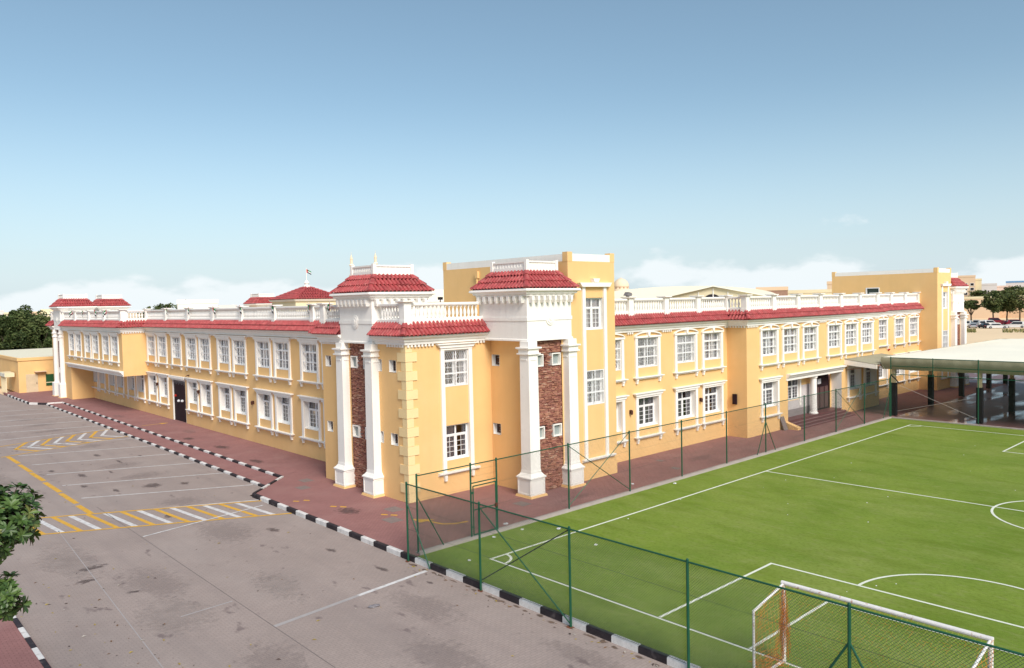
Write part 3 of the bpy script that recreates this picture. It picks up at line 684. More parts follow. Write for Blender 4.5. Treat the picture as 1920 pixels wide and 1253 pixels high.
# ---------------------------------------------------------------- eaves: cornice, tiles, dentils, balustrade
EAVE = [(0, 7.62), (.12, 7.62), (.12, 7.75), (.19, 7.77), (.20, 7.88), (.27, 7.90), (.30, 7.93), (.36, 7.95), (.37, 8.05), (0, 8.05)]
TW, TLn = .236, .42
def tile_mesh():
    g = MB(); n = 6; Lt = .44; prof = []
    for i in range(n+1):
        a = math.pi*i/n; prof.append((-.082*math.cos(a), .085*math.sin(a)-.012))
    prof = [(-TW/2, -.03), (-.09, -.03)]+prof+[(.09, -.03), (TW/2, -.03)]
    vs = [(x, 0, z+.075) for x, z in prof]+[(x*.96, Lt, z*.9+.012) for x, z in prof]+[(x, 0, z+.03) for x, z in prof]
    k = len(prof); fs = [(i, i+1, k+i+1, k+i) for i in range(k-1)]+[(i+1, i, 2*k+i, 2*k+i+1) for i in range(k-1)]
    return g.add(vs, fs)
TMB = tile_mesh(); TME = TMB.mesh('roof_tile', TILE)
def hip_mesh():
    g = MB(); n = 6; vs = []
    for y, r, z in ((0, .15, .04), (.48, .12, 0)):
        for i in range(n+1):
            a = math.pi*i/n; vs.append((-r*math.cos(a), y, z+r*.8*math.sin(a)-.03))
    fs = [(i, i+1, n+2+i, n+1+i) for i in range(n)]; fs.append(tuple(range(n, -1, -1)))
    return g.add(vs, fs)
HMB = hip_mesh(); HME = HMB.mesh('hip_tile', TILE)
TILECOUNT = [0]
def frame_at(p, along, up):
    """matrix with x = along, y = up the slope, z = normal"""
    x = Vector(along).normalized(); y = Vector(up).normalized(); z = x.cross(y)
    if z.z < 0: x = -x; z = x.cross(y)
    mm = Matrix((x, y, z)).transposed().to_4x4(); mm.translation = Vector(p); return mm
def put_tiles(mats, hips, parent, single):
    if single:
        for M_ in mats:
            o = obj('roof_tile', TME, parent); o.matrix_basis = M_; TILECOUNT[0] += 1
        for M_ in hips: o = obj('hip_tile', HME, parent); o.matrix_basis = M_
    else:
        g = MB()
        for M_ in mats: g.merge(TMB, M_)
        for M_ in hips: g.merge(HMB, M_)
        stuff(g.build('roof_tiles', TILE, parent))
def skirt(path, single=False, o_out=.46, z_out=8.03, o_in=-.06, z_in=8.66, rows=2):
    MB().sweep([(o_out-.06, z_out+.01), (o_in, z_in-.02), (o_in, z_out+.01)], path).build('eave_bedding', UNDER, B)
    mats, hips = [], []
    sl_ = math.hypot(o_out-o_in, z_in-z_out)
    for r_ in range(rows):
        t = r_/rows; off = lerp(o_out, o_in, t); z = lerp(z_out, z_in, t); om = lerp(o_out, o_in, (r_+.5)/rows)
        P0 = offpath(path, om)
        Pa = offpath(path, off)
        for i in range(len(path)-1):
            a = Vector(P0[i]); b = Vector(P0[i+1]); d = (b-a); n = max(1, round(d.length/TW)); d.normalize(); rt_ = Vector((d.y, -d.x))
            st_ = (Vector(P0[i+1])-a).length/n
            for k in range(n):
                q = a+d*(st_*(k+.5))+rt_*(off-om)
                up = Vector((-rt_.x*(o_out-o_in), -rt_.y*(o_out-o_in), z_in-z_out))
                M_ = frame_at((q.x, q.y, z+random.uniform(-.004, .004)), (d.x, d.y, 0), up)
                M_ = M_ @ Matrix.Diagonal((st_/TW, sl_/rows/.40, 1, 1)); mats.append(M_)
    PO = offpath(path, o_out+.02); PI = offpath(path, o_in)
    for i in range(1, len(path)-1):
        d0 = Vector(path[i])-Vector(path[i-1]); d1 = Vector(path[i+1])-Vector(path[i])
        if d0.x*d1.y-d0.y*d1.x <= 0: continue      # concave valley gets no hip tile
        a = Vector((*PO[i], z_out+.05)); b = Vector((*PI[i], z_in+.05)); up = b-a
        for k in range(2): hips.append(frame_at(a+up*(k/2), up.cross(Vector((0, 0, 1))), up) @ Matrix.Diagonal((1, up.length/2/.45, 1, 1)))
    put_tiles(mats, hips, B, single)
BAL = [(.05, 0), (.075, .0), (.075, .05), (.04, .09), (.085, .22), (.075, .32), (.04, .46), (.036, .52), (.066, .56), (.066, .62)]
BMB = MB().lathe(0, 0, BAL, 8); BME = BMB.mesh('baluster', WHT, True)
BALCOUNT = [0]
def balustrade(path, spacing=4.3, off=-.16, single=False, ends=(True, True)):
    P = offpath(path, off); zb, zt = 8.60, 9.62
    MB().sweep([(.13, zb), (.13, zb+.22), (.10, zb+.26), (-.10, zb+.26), (-.13, zb+.22), (-.13, zb)], P).build('balustrade_base', WHT, B)
    MB().sweep([(.10, zt-.16), (.14, zt-.10), (.14, zt-.02), (.11, zt), (-.11, zt), (-.14, zt-.02), (-.14, zt-.10), (-.10, zt-.16), (.10, zt-.16)], P).build('balustrade_rail', WHT, B)
    g = MB()
    for i in range(len(P)-1):
        a, b = Vector(P[i]), Vector(P[i+1]); d = b-a; n = max(1, round(d.length/spacing)); u = d.normalized()
        for k in range(n+1):
            if k == n and i < len(P)-2: continue
            if (k == 0 and i == 0 and not ends[0]) or (k == n and i == len(P)-2 and not ends[1]): continue
            q = a+d*(k/n)
            def post():
                h = MB().box(-.21, .21, -.21, .21, zb-.02, zt+.0); h.frus(0, 0, .22, .22, zt+.0, zt+.06, .34, .34); h.box(-.35, .35, -.35, .35, zt+.06, zt+.12); h.box(-.235, .235, -.235, .235, zb-.02, zb+.2); return h
            obj('balustrade_post', T('balustrade_post', post, WHT), B, (q.x, q.y, 0), 0)
        for k in range(n):
            L0 = d.length/n; m_ = max(1, int((L0-.5)/.25)); s0 = (L0-(m_-1)*.25)/2
            for j in range(m_):
                q = a+d*(k/n)+u*(s0+j*.25)
                if single and BALCOUNT[0] < 290: BALCOUNT[0] += 1; obj('baluster', BME, B, (q.x, q.y, zb+.24))
                else: g.merge(BMB, Matrix.Translation((q.x, q.y, zb+.24)))
    if g.v: stuff(g.build('balusters', WHT, B))
def dentils(path, z=7.50, skip=()):
    g = MB()
    for a, b in zip(path, path[1:]):
        a, b = Vector(a), Vector(b); d = b-a; n = int(d.length/.2); u = d.normalized(); rt_ = Vector((u.y, -u.x))
        for k in range(n):
            q = a+u*((k+.5)*d.length/n); c = q.x if abs(u.x) > .5 else q.y
            if any(lo < c < hi for lo, hi in skip): continue
            p = q+rt_*.05; w_ = Vector((abs(u.x)*.05+abs(rt_.x)*.055, abs(u.y)*.05+abs(rt_.y)*.055))
            g.box(p.x-w_.x, p.x+w_.x, p.y-w_.y, p.y+w_.y, z, z+.12)
    stuff(g.build('dentil_row', WHT, B))
E1 = [(TX, 2.5), (TX, CY), (4.65, CY)]
E2 = [(OX, 66.9), (OX, 45.05), (LX, 45.05), (LX, 7.95), (TX, 7.95), (TX, 5.55)]
E3 = [(11.45, RY), (25.4, RY), (25.4, PY_), (47.0, PY_), (47.0, RY), (60.4, RY)]
for P, sg in ((E1, True), (E2, False), (E3, False)):
    MB().sweep(EAVE, P).build('cornice', WHT, B); skirt(P, sg)
E5 = [(3.5, 72.4), (OX, 72.4), (OX, 70.35)]
MB().sweep(EAVE, E5).build('cornice', WHT, B); skirt(E5)
balustrade(E1, 5.0, single=True, ends=(False, False)); balustrade(E3, 3.6, single=True, ends=(False, True)); balustrade(E2, 5.1, ends=(True, False)); balustrade(E5, 5)
sk = lambda cs, w_=1.5: [(c-w_, c+w_) for c in cs]
dentils(E1, skip=sk([cw], 1.35)); dentils(E3, skip=sk(rc+pc+rc2)); dentils(E2, skip=sk(cents+ohc))

# ---------------------------------------------------------------- towers
wall('y', TY, 5.05, 7.76, 0, 7.7, [(5.18, 7.16, 0, 7.62)])
def column_mb():
    g = MB()
    g.frus(0, 0, .57, .57, 0, .10, .54, .54, 1)
    g.box(-.48, .48, -.48, .48, .10, .92)
    for a, b in ((0, -1), (0, 1), (-1, 0), (1, 0)):
        for t in (-1, 1):      # raised frame of the plinth panel
            if a == 0: g.box(t*.42-.03, t*.42+.03, b*.49-.012, b*.49+.012, .16, .86); g.box(-.39, .39, b*.49-.011, b*.49+.011, .51+t*.35-.03, .51+t*.35+.03)
            else: g.box(a*.49-.012, a*.49+.012, t*.42-.03, t*.42+.03, .16, .86); g.box(a*.49-.011, a*.49+.011, -.39, .39, .51+t*.35-.03, .51+t*.35+.03)
    g.frus(0, 0, .53, .53, .92, .98); g.frus(0, 0, .52, .52, .98, 1.06, .44, .44); g.frus(0, 0, .44, .44, 1.06, 1.16, .365, .365); g.frus(0, 0, .36, .36, 1.16, 1.30, .345, .345)
    g.frus(0, 0, .335, .335, 1.30, 6.95, .31, .31)
    for a, b in ((0, -1), (-1, 0), (1, 0)):
        g.box(*(( -.20, .20, b*.325-.015, b*.325+.015) if a == 0 else (a*.325-.015, a*.325+.015, -.20, .20)), 6.70, 6.76)
    g.frus(0, 0, .33, .33, 6.95, 6.99, .42, .42); g.box(-.42, .42, -.42, .42, 6.99, 7.05); g.box(-.355, .355, -.355, .355, 7.05, 7.22); g.frus(0, 0, .37, .37, 7.22, 7.27, .46, .46); g.box(-.46, .46, -.46, .46, 7.27, 7.34); g.box(-.30, .30, -.30, .30, 7.34, 7.62)
    return g
COLM = column_mb().mesh('column', [WHT, YEL])
def round_column_mb():
    g = MB(); g.frus(0, 0, .55, .55, 0, .06, mi=1); g.box(-.48, .48, -.48, .48, .06, 1.5); g.frus(0, 0, .5, .5, 1.5, 1.62, .4, .4)
    return g.lathe(0, 0, [(.36, 1.6), (.33, 1.8), (.30, 6.7), (.38, 6.76), (.38, 6.86), (.31, 6.9), (.31, 7.1), (.40, 7.18), (.40, 7.3), (.3, 7.34), (.3, 7.62)], 20)
RCOL = round_column_mb().mesh('column', [WHT, YEL])
def stones(seed, hx=.99, z1=7.62, holes=()):
    rn = random.Random(seed); g = MB(); z = .0
    while z < z1-.02:
        h = min(rn.choice((.038, .05, .062)), z1-z); x = -hx
        while x < hx-.01:
            wd = min(rn.uniform(.10, .34), hx-x)
            if hx-x-wd < .08: wd = hx-x
            if not any(a < x+wd and x < b and c < z+h and z < d for a, b, c, d in holes):
                g.box(x+.003, x+wd-.003, .06+rn.uniform(-.055, .02), .30, z+.003, z+h-.003, rn.choices(range(5), (4, 3, 3, 1, 3))[0])
            x += wd
        z += h
    return g
SHOLES = [(-.94, -.30, 6.30, 6.94), (.30, .94, 6.30, 6.94), (-.94, -.30, 2.66, 3.30), (.30, .94, 2.66, 3.30)]
STM = [stones(s, holes=SHOLES).mesh('ledger_stones', STONE) for s in (1, 2)]
def box_window_mb():
    g = MB()
    frame_ring(g, -.31, .31, -.31, .31, .05, -.01, .30); return g
BWM = box_window_mb().mesh('small_window', WHT); BWP = MB().box(-.26, .26, .155, .165, -.26, .26).mesh('pane', mat('frosted pane', (.30, .34, .33), .15, .08, spec=.6))
MODM = MB().frus(0, .0, .055, .10, -.34, -.22, .075, .13).box(-.08, .08, -.14, .14, -.22, 0).mesh('modillion', WHT)
def tower(loc, rz, depth, label, tiles=True, rcol=False, hidden_tiles=True, seed=0, detail=True):
    hw, o_ = 1.57, .35
    M0 = Matrix.Translation(loc) @ Matrix.Rotation(rz, 4, 'Z')
    y0, y1 = -.2, depth
    g = MB().box(-hw, hw, y0, y1, 7.63, 9.86)
    t = obj('tower', T(('tower', depth), lambda: g, WHT), B, loc, rz); t['label'] = label
    sub = lambda name, me: obj(name, me, t, loc, rz)
    # cornice ring, outward = right-hand of travel
    ring = [(-hw, y1), (-hw, y0), (hw, y0), (hw, y1)]
    def corn():
        h = MB().sweep([(0, 9.84), (.12, 9.84), (.12, 9.92), (.22, 9.95), (.24, 10.03), (.34, 10.07), (.38, 10.10), (o_, 10.20), (.1, 10.215)], ring, closed=True, ends=False)
        h.box(-hw-.2, hw+.2, y0-.2, y1+.2, 10.15, 10.215); return h
    sub('cornice', T(('tcornice', depth), corn, WHT))
    def belt():
        h = MB().sweep([(0, 8.62), (.035, 8.62), (.035, 8.80), (0, 8.80)], [(-hw, y1), (-hw, y0), (hw, y0), (hw, y1)]); h.sweep([(0, 7.62), (.05, 7.62), (.05, 7.70), (.02, 7.73), (0, 7.73)], [(-hw, y1), (-hw, y0), (hw, y0), (hw, y1)]); return h
    sub('belt_course', T(('belt', depth), belt, WHT))
    def med():
        h = MB(); n = 24
        for r, y in ((.30, -.05), (.22, -.075), (.10, -.10)):
            vs = [(r*math.cos(2*math.pi*k/n), y0+yy, 8.72+1.15*r*math.sin(2*math.pi*k/n)) for yy in (0, y) for k in range(n)]
            h.add(vs, [tuple(range(n, 2*n))]+[(k, (k+1) % n, n+(k+1) % n, n+k) for k in range(n)])
        return h
    sub('medallion', T('medallion', med, WHT))
    if detail:
        for k in range(8):
            x = -hw+.2+k*(2*hw-.4)/7; obj('modillion', MODM, t, M0 @ Vector((x, y0-.13, 9.84)), rz)
        for s in (-1, 1):
            for k in range(8): y = y0+.2+k*(y1-y0-.4)/7; obj('modillion', MODM, t, M0 @ Vector((s*(hw+.13), y, 9.84)), rz+math.pi/2)
    for s in (-1, 1):
        obj('column', RCOL if rcol else COLM, t, M0 @ Vector((s*1.42, -.10, 0)), rz)
    st_ = sub('ledger_stones', STM[seed % 2]); stuff(st_)
    def rec():
        h = MB().box(-1.02, 1.02, .30, .33, 0, 7.64); h.box(-1.02, -.992, 0, .30, 0, 7.64); h.box(.992, 1.02, 0, .30, 0, 7.64); return h
    sub('recess_lining', T('recess_lining', rec, mat('dark mortar', (.22, .11, .085), .95)))
    for x in (-.62, .62):
        for z in (6.62, 2.98): obj('small_window', BWM, t, M0 @ Vector((x, 0, z)), rz); obj('pane', BWP, t, M0 @ Vector((x, 0, z)), rz)
    # tiled frustum roof with a white balustraded box on top
    ra, rb = hw+o_-.07, (y1-y0)/2+o_-.07; yc = (y0+y1)/2; ins = .87; zb, zt = 10.20, 11.14
    def fr(): return MB().frus(0, yc, ra-.04, rb-.04, zb, zt-.03, ra-ins-.04, rb-ins-.04)
    sub('roof_bedding', T(('roof_bedding', depth), fr, UNDER))
    def par():
        h = MB(); a, b = ra-ins+.06, rb-ins+.06
        for s in (-1, 1):
            h.box(-a, a, yc+s*b-.05, yc+s*b+.05, 11.10, 11.28); h.box(-a, a, yc+s*b-.06, yc+s*b+.06, 11.52, 11.60); h.box(s*a-.05, s*a+.05, yc-b, yc+b, 11.101, 11.281); h.box(s*a-.06, s*a+.06, yc-b, yc+b, 11.521, 11.601)
            for q in (-1, 1): h.box(s*a-.09, s*a+.09, yc+q*b-.09, yc+q*b+.09, 11.099, 11.66)
            n = 11
            for k in range(n):
                x = lerp(-a+.18, a-.18, k/(n-1)); h.lathe(x, yc+s*b, [(.03, 11.28), (.05, 11.34), (.025, 11.45), (.04, 11.52)], 5)
                y = lerp(-b+.18, b-.18, k/(n-1)); h.lathe(s*a, yc+y, [(.03, 11.28), (.05, 11.34), (.025, 11.45), (.04, 11.52)], 5)
            h.box(-a+.05, a-.05, yc+s*b-.012, yc+s*b+.012, 11.28, 11.52); h.box(s*a-.012, s*a+.012, yc-b+.05, yc+b-.05, 11.28, 11.52)
        h.box(-a+.05, a-.05, yc-b+.05, yc+b-.05, 11.14, 11.2); return h
    sub('roof_parapet', T(('roof_parapet', depth), par, WHT))
    vis, hid, hips = [], [], []
    sides = [((-ra, yc-rb), (1, 0), (0, 1), 2*ra), ((ra, yc+rb), (-1, 0), (0, -1), 2*ra), ((-ra, yc+rb), (0, -1), (1, 0), 2*rb), ((ra, yc-rb), (0, 1), (-1, 0), 2*rb)]
    sll = math.hypot(ins, zt-zb)
    for si, (p, al, inn, Ls) in enumerate(sides):
        for r_ in range(3):
            f0 = r_/3; fm = (r_+.5)/3; half = Ls/2-ins*fm; n = max(1, round(2*half/TW))
            for k in range(n):
                s_ = Ls/2-half+(k+.5)*2*half/n
                q = Vector((p[0]+al[0]*s_+inn[0]*ins*f0, p[1]+al[1]*s_+inn[1]*ins*f0, lerp(zb, zt, f0)+.005+random.uniform(-.004, .004)))
                M_ = frame_at(q, (*al, 0), (inn[0]*ins, inn[1]*ins, zt-zb)) @ Matrix.Diagonal((2*half/n/TW, sll/3/.40, 1, 1))
                (vis if si in tiles else hid).append(M0 @ M_)
    for sx in (-1, 1):
        for sy in (-1, 1):
            a = Vector((sx*ra, yc+sy*rb, zb+.03)); b = Vector((sx*(ra-ins), yc+sy*(rb-ins), zt+.03)); up = b-a
            for k in range(3): hips.append(M0 @ frame_at(a+up*(k/3), up.cross(Vector((0, 0, 1))), up) @ Matrix.Diagonal((1.05, up.length/3/.44, 1, 1)))
    if vis: put_tiles(vis, hips, t, True)
    if hid: put_tiles(hid, [] if vis else hips, t, False)
    return t
# local sides: 0 = front, 2 = left end (seen from outside, -x local), 3 = right end
tower((TX, 4.02, 0), -math.pi/2, 3.15, 'near left tower with ledger-stone panel between white columns', tiles=(0, 3), seed=1)
tower((6.17, TY, 0), 0, 3.4, 'near right tower beside the tall ochre stair block', tiles=(0, 2), seed=2)
tower((OX, 68.6, 0), -math.pi/2, 3.15, 'far end tower of the left wing with round columns', tiles=(), rcol=True, seed=1, detail=False)
tower((6.2, 74.6, 0), math.pi, 3.4, 'far back tower behind the end of the left wing', tiles=(), rcol=True, seed=2, detail=False)
tower((65.85, TY, 0), 0, 3.4, 'far tower beyond the second stair block of the right wing', tiles=(), seed=2, detail=True)
tower((26.0, 74.6, 0), math.pi, 3.4, 'red roofed tower of the rear wing', tiles=(), seed=2, detail=False)
wall('y', 74.5, 4.4, 28, 0, 8.0, name='rear_wall'); wall('y', TY, 64.2, 68.6, 0, 7.7, [(64.9, 66.85, 0, 7.62)])
wall('x', 68.6, TY, 9, 0, 7.7)

# ================================================================== FENCES, GATE, GOAL
def chain_link(p, q, z0, z1, pitch=.075, r=.0027):
    """diagonal wires of a chain-link panel between two ground points"""
    p = Vector((*p, 0)); q = Vector((*q, 0)); u = (q-p).normalized(); L = (q-p).length; H = z1-z0; g = MB(); nrm = Vector((-u.y, u.x, 0))
    for sgn in (1, -1):
        s = -H if sgn > 0 else 0
        while s < (L if sgn > 0 else L+H):
            if sgn > 0: t0, t1 = max(0, -s), min(H, L-s); a, b = s+t0, s+t1
            else: t0, t1 = max(0, s-L), min(H, s); a, b = s-t0, s-t1
            if t1-t0 > .02: g.tube(p+u*a+nrm*(.004*sgn)+Vector((0, 0, z0+t0)), p+u*b+nrm*(.004*sgn)+Vector((0, 0, z0+t1)), r, 3, cap=False)
            s += pitch
    for z in (z0+.01, z0+H*.36, z0+H*.68): g.tube(p+Vector((0, 0, z)), q+Vector((0, 0, z)), r*1.2, 4, cap=False)
    return g
def post(name, x, y, z0, z1, root, r=.038): 
    return MB().tube((x, y, z0), (x, y, z1), r, 10).lathe(x, y, [(r*1.1, z1-.01), (r*1.1, z1+.01), (r*.4, z1+.04)], 10).build(name, GRN, root)
# --- front fence along the road
FX, FT, FB = -4.83, 2.83, ZR
fy = [-6.5, -10.75, -14.9, -19.05, -23.2, -27.35]
ff = tag(empty('chain_link_fence', (FX, fy[0], FB)), 'green chain-link fence along the striped kerb between road and pitch', 'fence')
for y in fy: post('post', FX, y, FB, FT, ff)
for a, b in zip(fy, fy[1:]): MB().tube((FX, a, FT-.05), (FX, b, FT-.05), .026, 8).build('top_rail', GRN, ff)
stuff(chain_link((FX+.03, fy[0]), (FX+.03, fy[-1]), FB+.25, FT-.05, r=.004).build('wire_mesh', WIRE, ff))
MB().tube((FX, fy[0], 2.05), (FX+.02, -7.85, FB+.02), .024, 8).build('brace', GRN, ff)
MB().tube((FX-.02, fy[1], FT-.12), (FX-.02, fy[2], FB+.1), .02, 8).build('brace', GRN, ff); MB().tube((FX+.06, fy[1], FB+.35), (FX+.06, fy[2], FT-.05), .018, 8).build('brace', mat('dark brace paint', (.02, .03, .03), .5), ff)
for s in (-1, 1): MB().tube((FX, fy[4], 2.0), (FX, fy[4]+s*1.3, FB), .028, 8).build('brace', GRN, ff)
for y in fy[:-1]: blot(FX-.02, y, .1, .12, mat('rusty base stain', (.17, .06, .03), .95), road, ZR+.006, name='rust_stain')
# --- side fence along the school
SY, STp = -6.44, 3.04
sx = [-4.32, -1.66, -.26, 4.11, 8.52, 12.92, 17.3, 21.67, 26.6, 31.2, 35.85, 40.45]
sf = tag(empty('chain_link_fence', (sx[0], SY, 0)), 'green chain-link fence between school pavement and long side of pitch', 'fence')
for x in sx: post('post', x, SY, -.02, STp, sf)
for a, b in zip(sx, sx[1:]): MB().tube((a, SY, STp-.05), (b, SY, STp-.05), .024, 8).build('top_rail', GRN, sf)
stuff(chain_link((sx[0], SY+.03), (sx[1], SY+.03), .06, STp-.05).merge(chain_link((sx[2], SY+.03), (sx[-1], SY+.03), .06, STp-.05)).merge(chain_link((sx[1], SY+.03), (sx[2], SY+.03), 2.2, STp-.05)).build('wire_mesh', WIRE, sf))
MB().tube((sx[0], SY, 2.2), (-3.1, SY, .05), .024, 8).build('brace', GRN, sf)
for a, b in ((4.11, 8.52), (31.2, 35.85)):
    MB().tube((a, SY-.03, STp-.1), (b, SY-.03, .12), .018, 8).build('brace', GRN, sf); MB().tube((a, SY+.06, .12), (b, SY+.06, STp-.1), .018, 8).build('brace', mat('pale green brace', (.10, .22, .14), .5), sf)
for s in (-1, 1): MB().tube((21.67, SY, 1.95), (21.67+s*1.1, SY-.05, .02), .024, 8).build('brace', GRN, sf)
MB().tube((40.45, SY, 2.1), (39.3, SY+.02, .05), .024, 8).build('brace', GRN, sf)
MB().tube((sx[1], SY, 2.22), (sx[2], SY, 2.22), .026, 8).build('gate_head', GRN, sf)
gt = tag(empty('gate', (sx[1], SY, 0)), 'narrow green mesh gate in the fence near the quoined corner', 'gate')
g = MB(); xa, xb = sx[1]+.09, sx[2]-.09
for a, b in (((xa, .1), (xa, 2.1)), ((xb, .1), (xb, 2.1)), ((xa, .1), (xb, .1)), ((xa, 2.1), (xb, 2.1)), ((xa, 1.12), (xb, 1.12))): g.tube((a[0], SY-.03, a[1]), (b[0], SY-.03, b[1]), .026, 8)
g.build('gate_frame', GRN, gt); stuff(chain_link((xa, SY-.01), (xb, SY-.01), .12, 2.08).build('wire_mesh', WIRE, gt)); MB().box(xb-.08, xb+.05, SY-.09, SY-.04, 1.05, 1.2).build('latch', LAMP, gt)
for z in (.4, 1.8): MB().box(xa-.08, xa+.02, SY-.06, SY-.02, z, z+.08).build('hinge', GRN, gt)
# --- tall fence at the far goal line
BX, BT = 40.72, 4.66
ff2 = tag(empty('ball_fence', (BX, SY, 0)), 'tall green ball-stop fence in front of the cream canopy', 'fence')
by = [-6.42-3.03*k for k in range(12)]
for y in by[::2]: post('post', BX, y, 0, BT, ff2, .04)
for y in by[1::2]: post('post', BX, y, 3.3, BT, ff2, .03)
for z in (BT-.03, 3.98, 3.34): MB().tube((BX, by[0], z), (BX, by[-1], z), .028, 8).build('rail', GRN, ff2)
stuff(chain_link((BX+.03, by[0]), (BX+.03, by[-1]), .1, BT, .11, r=.0017).build('wire_mesh', WIRE, ff2))
TW_ = mat('pale tension wire', (.45, .40, .38), .5)
MB().tube((BX, -7.1, 2.5), (BX, -12.4, .4), .012, 6).build('tension_wire', TW_, ff2); MB().tube((BX, -6.9, .5), (BX, -11.6, 1.75), .012, 6).build('tension_wire', TW_, ff2)
MB().path([(40.45, SY, STp-.05), (40.62, SY+.02, 3.25), (BX, SY+.02, 3.34)], .03, 8).build('link_pipe', PAD, ff2)
MB().path([(BX+.05, -6.4, 3.3), (BX+.3, -6.7, 2.9), (BX+.42, -6.85, 2.65)], .05, 8).build('hose', PAD, ff2)
# --- goal
GX, GW, GH, GD = X0+.02, 2.38, 2.05, 1.5
goal = tag(empty('football_goal', (GX, YC, -.05)), 'white football goal with torn orange net near the kerb fence', 'goal')
for s in (-1, 1):
    y = YC+s*GW
    MB().tube((GX, y, -.05), (GX, y, GH), .055, 12).build('post', GOALW, goal)
    MB().tube((GX, y, GH-.02), (GX-GD, y, GH-.32), .032, 10).build('roof_bar', GOALW, goal); MB().tube((GX-GD, y, GH-.30), (GX-GD, y, -.04), .032, 10).build('back_post', GOALW, goal)
    MB().tube((GX, y, -.01), (GX-GD, y, -.01), .036, 10).build('ground_bar', GOALW, goal)
MB().tube((GX, YC-GW-.05, GH), (GX, YC+GW+.05, GH), .058, 12).build('crossbar', GOALW, goal); MB().tube((GX-GD, YC-GW, -.01), (GX-GD, YC+GW, -.01), .034, 10).build('back_ground_bar', GOALW, goal)
def netpt(s, t):
    """s across 0..1, t from crossbar 0 to back foot 1"""
    y = YC-GW+s*2*GW; sag = .16*math.sin(math.pi*s)
    if t < .45: k = t/.45; return Vector((GX-GD*k, y, GH-.32*k-sag*k))
    k = (t-.45)/.55; return Vector((GX-GD+.28*math.sin(math.pi*k)*(.4+math.sin(math.pi*s)), y+.05*math.sin(9*s+5*k), lerp(GH-.32-sag, .0, k)))
rn = random.Random(3); nb, ny = MB(), MB()
for i in range(41):
    for j in range(30):
        s, t = i/40+rn.uniform(-.004, .004), j/30; q = ny if rn.random() < .8 else nb
        if j < 30: q.tube(netpt(s, t), netpt(i/40, (j+1)/30), .0022, 3, cap=False)
        if i < 40: q.tube(netpt(s, t), netpt((i+1)/40, j/30), .0022, 3, cap=False)
for sd in (-1, 1):
    y = YC+sd*GW
    for i in range(13):
        for j in range(17):
            f = lambda a, b: Vector((GX-GD*a+rn.uniform(-.02, .02), y+.06*math.sin(a*7+b*5), (GH-.32*a)*b))
            a0, b0 = i/12, j/16; q = nb if (rn.random() < .75) else ny
            if i < 12 and rn.random() < .93: q.tube(f(a0, b0), f((i+1)/12, b0), .004, 3, cap=False)
            if j < 16 and rn.random() < .93: q.tube(f(a0, b0), f(a0, (j+1)/16), .004, 3, cap=False)
# gathered strands hanging on the near post and lying along the ground bar
for k in range(70):
    p = Vector((GX-.03+rn.uniform(-.06, .09), YC+GW+rn.uniform(-.09, .06), rn.uniform(.9, 2.0)))
    for j in range(9):
        q = p+Vector((rn.uniform(-.035, .035), rn.uniform(-.035, .035), -rn.uniform(.06, .16)))
        if q.z < 0: q.z = .02
        nb.tube(p, q, .005, 3, cap=False); p = q
for k in range(60):
    p = Vector((GX-rn.uniform(0, GD), YC+GW+rn.uniform(-.15, .15), rn.uniform(.0, .35)))
    for j in range(6):
        q = p+Vector((rn.uniform(-.12, .12), rn.uniform(-.10, .10), rn.uniform(-.06, .06))); q.z = max(q.z, 0); nb.tube(p, q, .005, 3, cap=False); p = q
stuff(ny.build('net', NETY, goal)); stuff(nb.build('torn_net', NET, goal))

# ================================================================== CANOPY OVER THE COURT
cn = tag(empty('shade_canopy', (41, -6, 0)), 'broad cream shade canopy with olive valance over the dark court', 'canopy')
CX0, CX1, CY0, CY1, CZ = 41.0, 71.5, -5.6, -46.0, 4.60
g = MB(); nx, ny_ = 24, 28
def cz(u, v):
    e = min(u, 1-u)*2; f = min(v, 1-v)*2; k = min(1, min(e*3, f*4)); return CZ+.28*math.sin(k*math.pi/2)+.05*math.sin(u*math.pi*8)**2*k
vs = [(lerp(CX0, CX1, i/nx), lerp(CY0, CY1, j/ny_), cz(i/nx, j/ny_)) for i in range(nx+1) for j in range(ny_+1)]
vs += [(x, y, z-.05) for x, y, z in vs]; o2 = (nx+1)*(ny_+1)
ix = lambda i, j: i*(ny_+1)+j
g.add(vs, [(ix(i, j), ix(i+1, j), ix(i+1, j+1), ix(i, j+1)) for i in range(nx) for j in range(ny_)]+[tuple(o2+k for k in (ix(i, j), ix(i, j+1), ix(i+1, j+1), ix(i+1, j))) for i in range(nx) for j in range(ny_)])
g.build('canopy_cloth', FABT, cn, smooth=True)
ring = [(CX0+.25, CY1+.25), (CX0+.25, CY0-.25), (CX1-.25, CY0-.25), (CX1-.25, CY1+.25)]
ring = ring[::-1]
def valance(a, b, out):
    a = Vector(a); b = Vector(b); d = b-a; n = max(2, int(d.length/.25)); g = MB(); prof = [(.25, CZ+.02), (.30, CZ-.25), (.22, CZ-.55), (.06, CZ-.82), (0, CZ-.93)]
    vs = []
    for i in range(n+1):
        p = a+d*(i/n); w_ = .022*math.sin(i*1.9)+.012*math.sin(i*.7)
        for o_, z in prof: q = p+Vector(out)*(o_+w_); vs.append((q.x, q.y, z+.015*math.sin(i*.5)))
    k = len(prof); g.add(vs, [(i*k+j, (i+1)*k+j, (i+1)*k+j+1, i*k+j+1) for i in range(n) for j in range(k-1)])
    return g.build('valance', FABF, cn, smooth=True)
valance((CX0+.25, CY0+.02), (CX0+.25, CY1), (-1, 0)); valance((CX0-.02, CY0-.25), (CX1, CY0-.25), (0, 1)); valance((CX1-.25, CY0-.2), (CX1-.25, CY1), (1, 0))
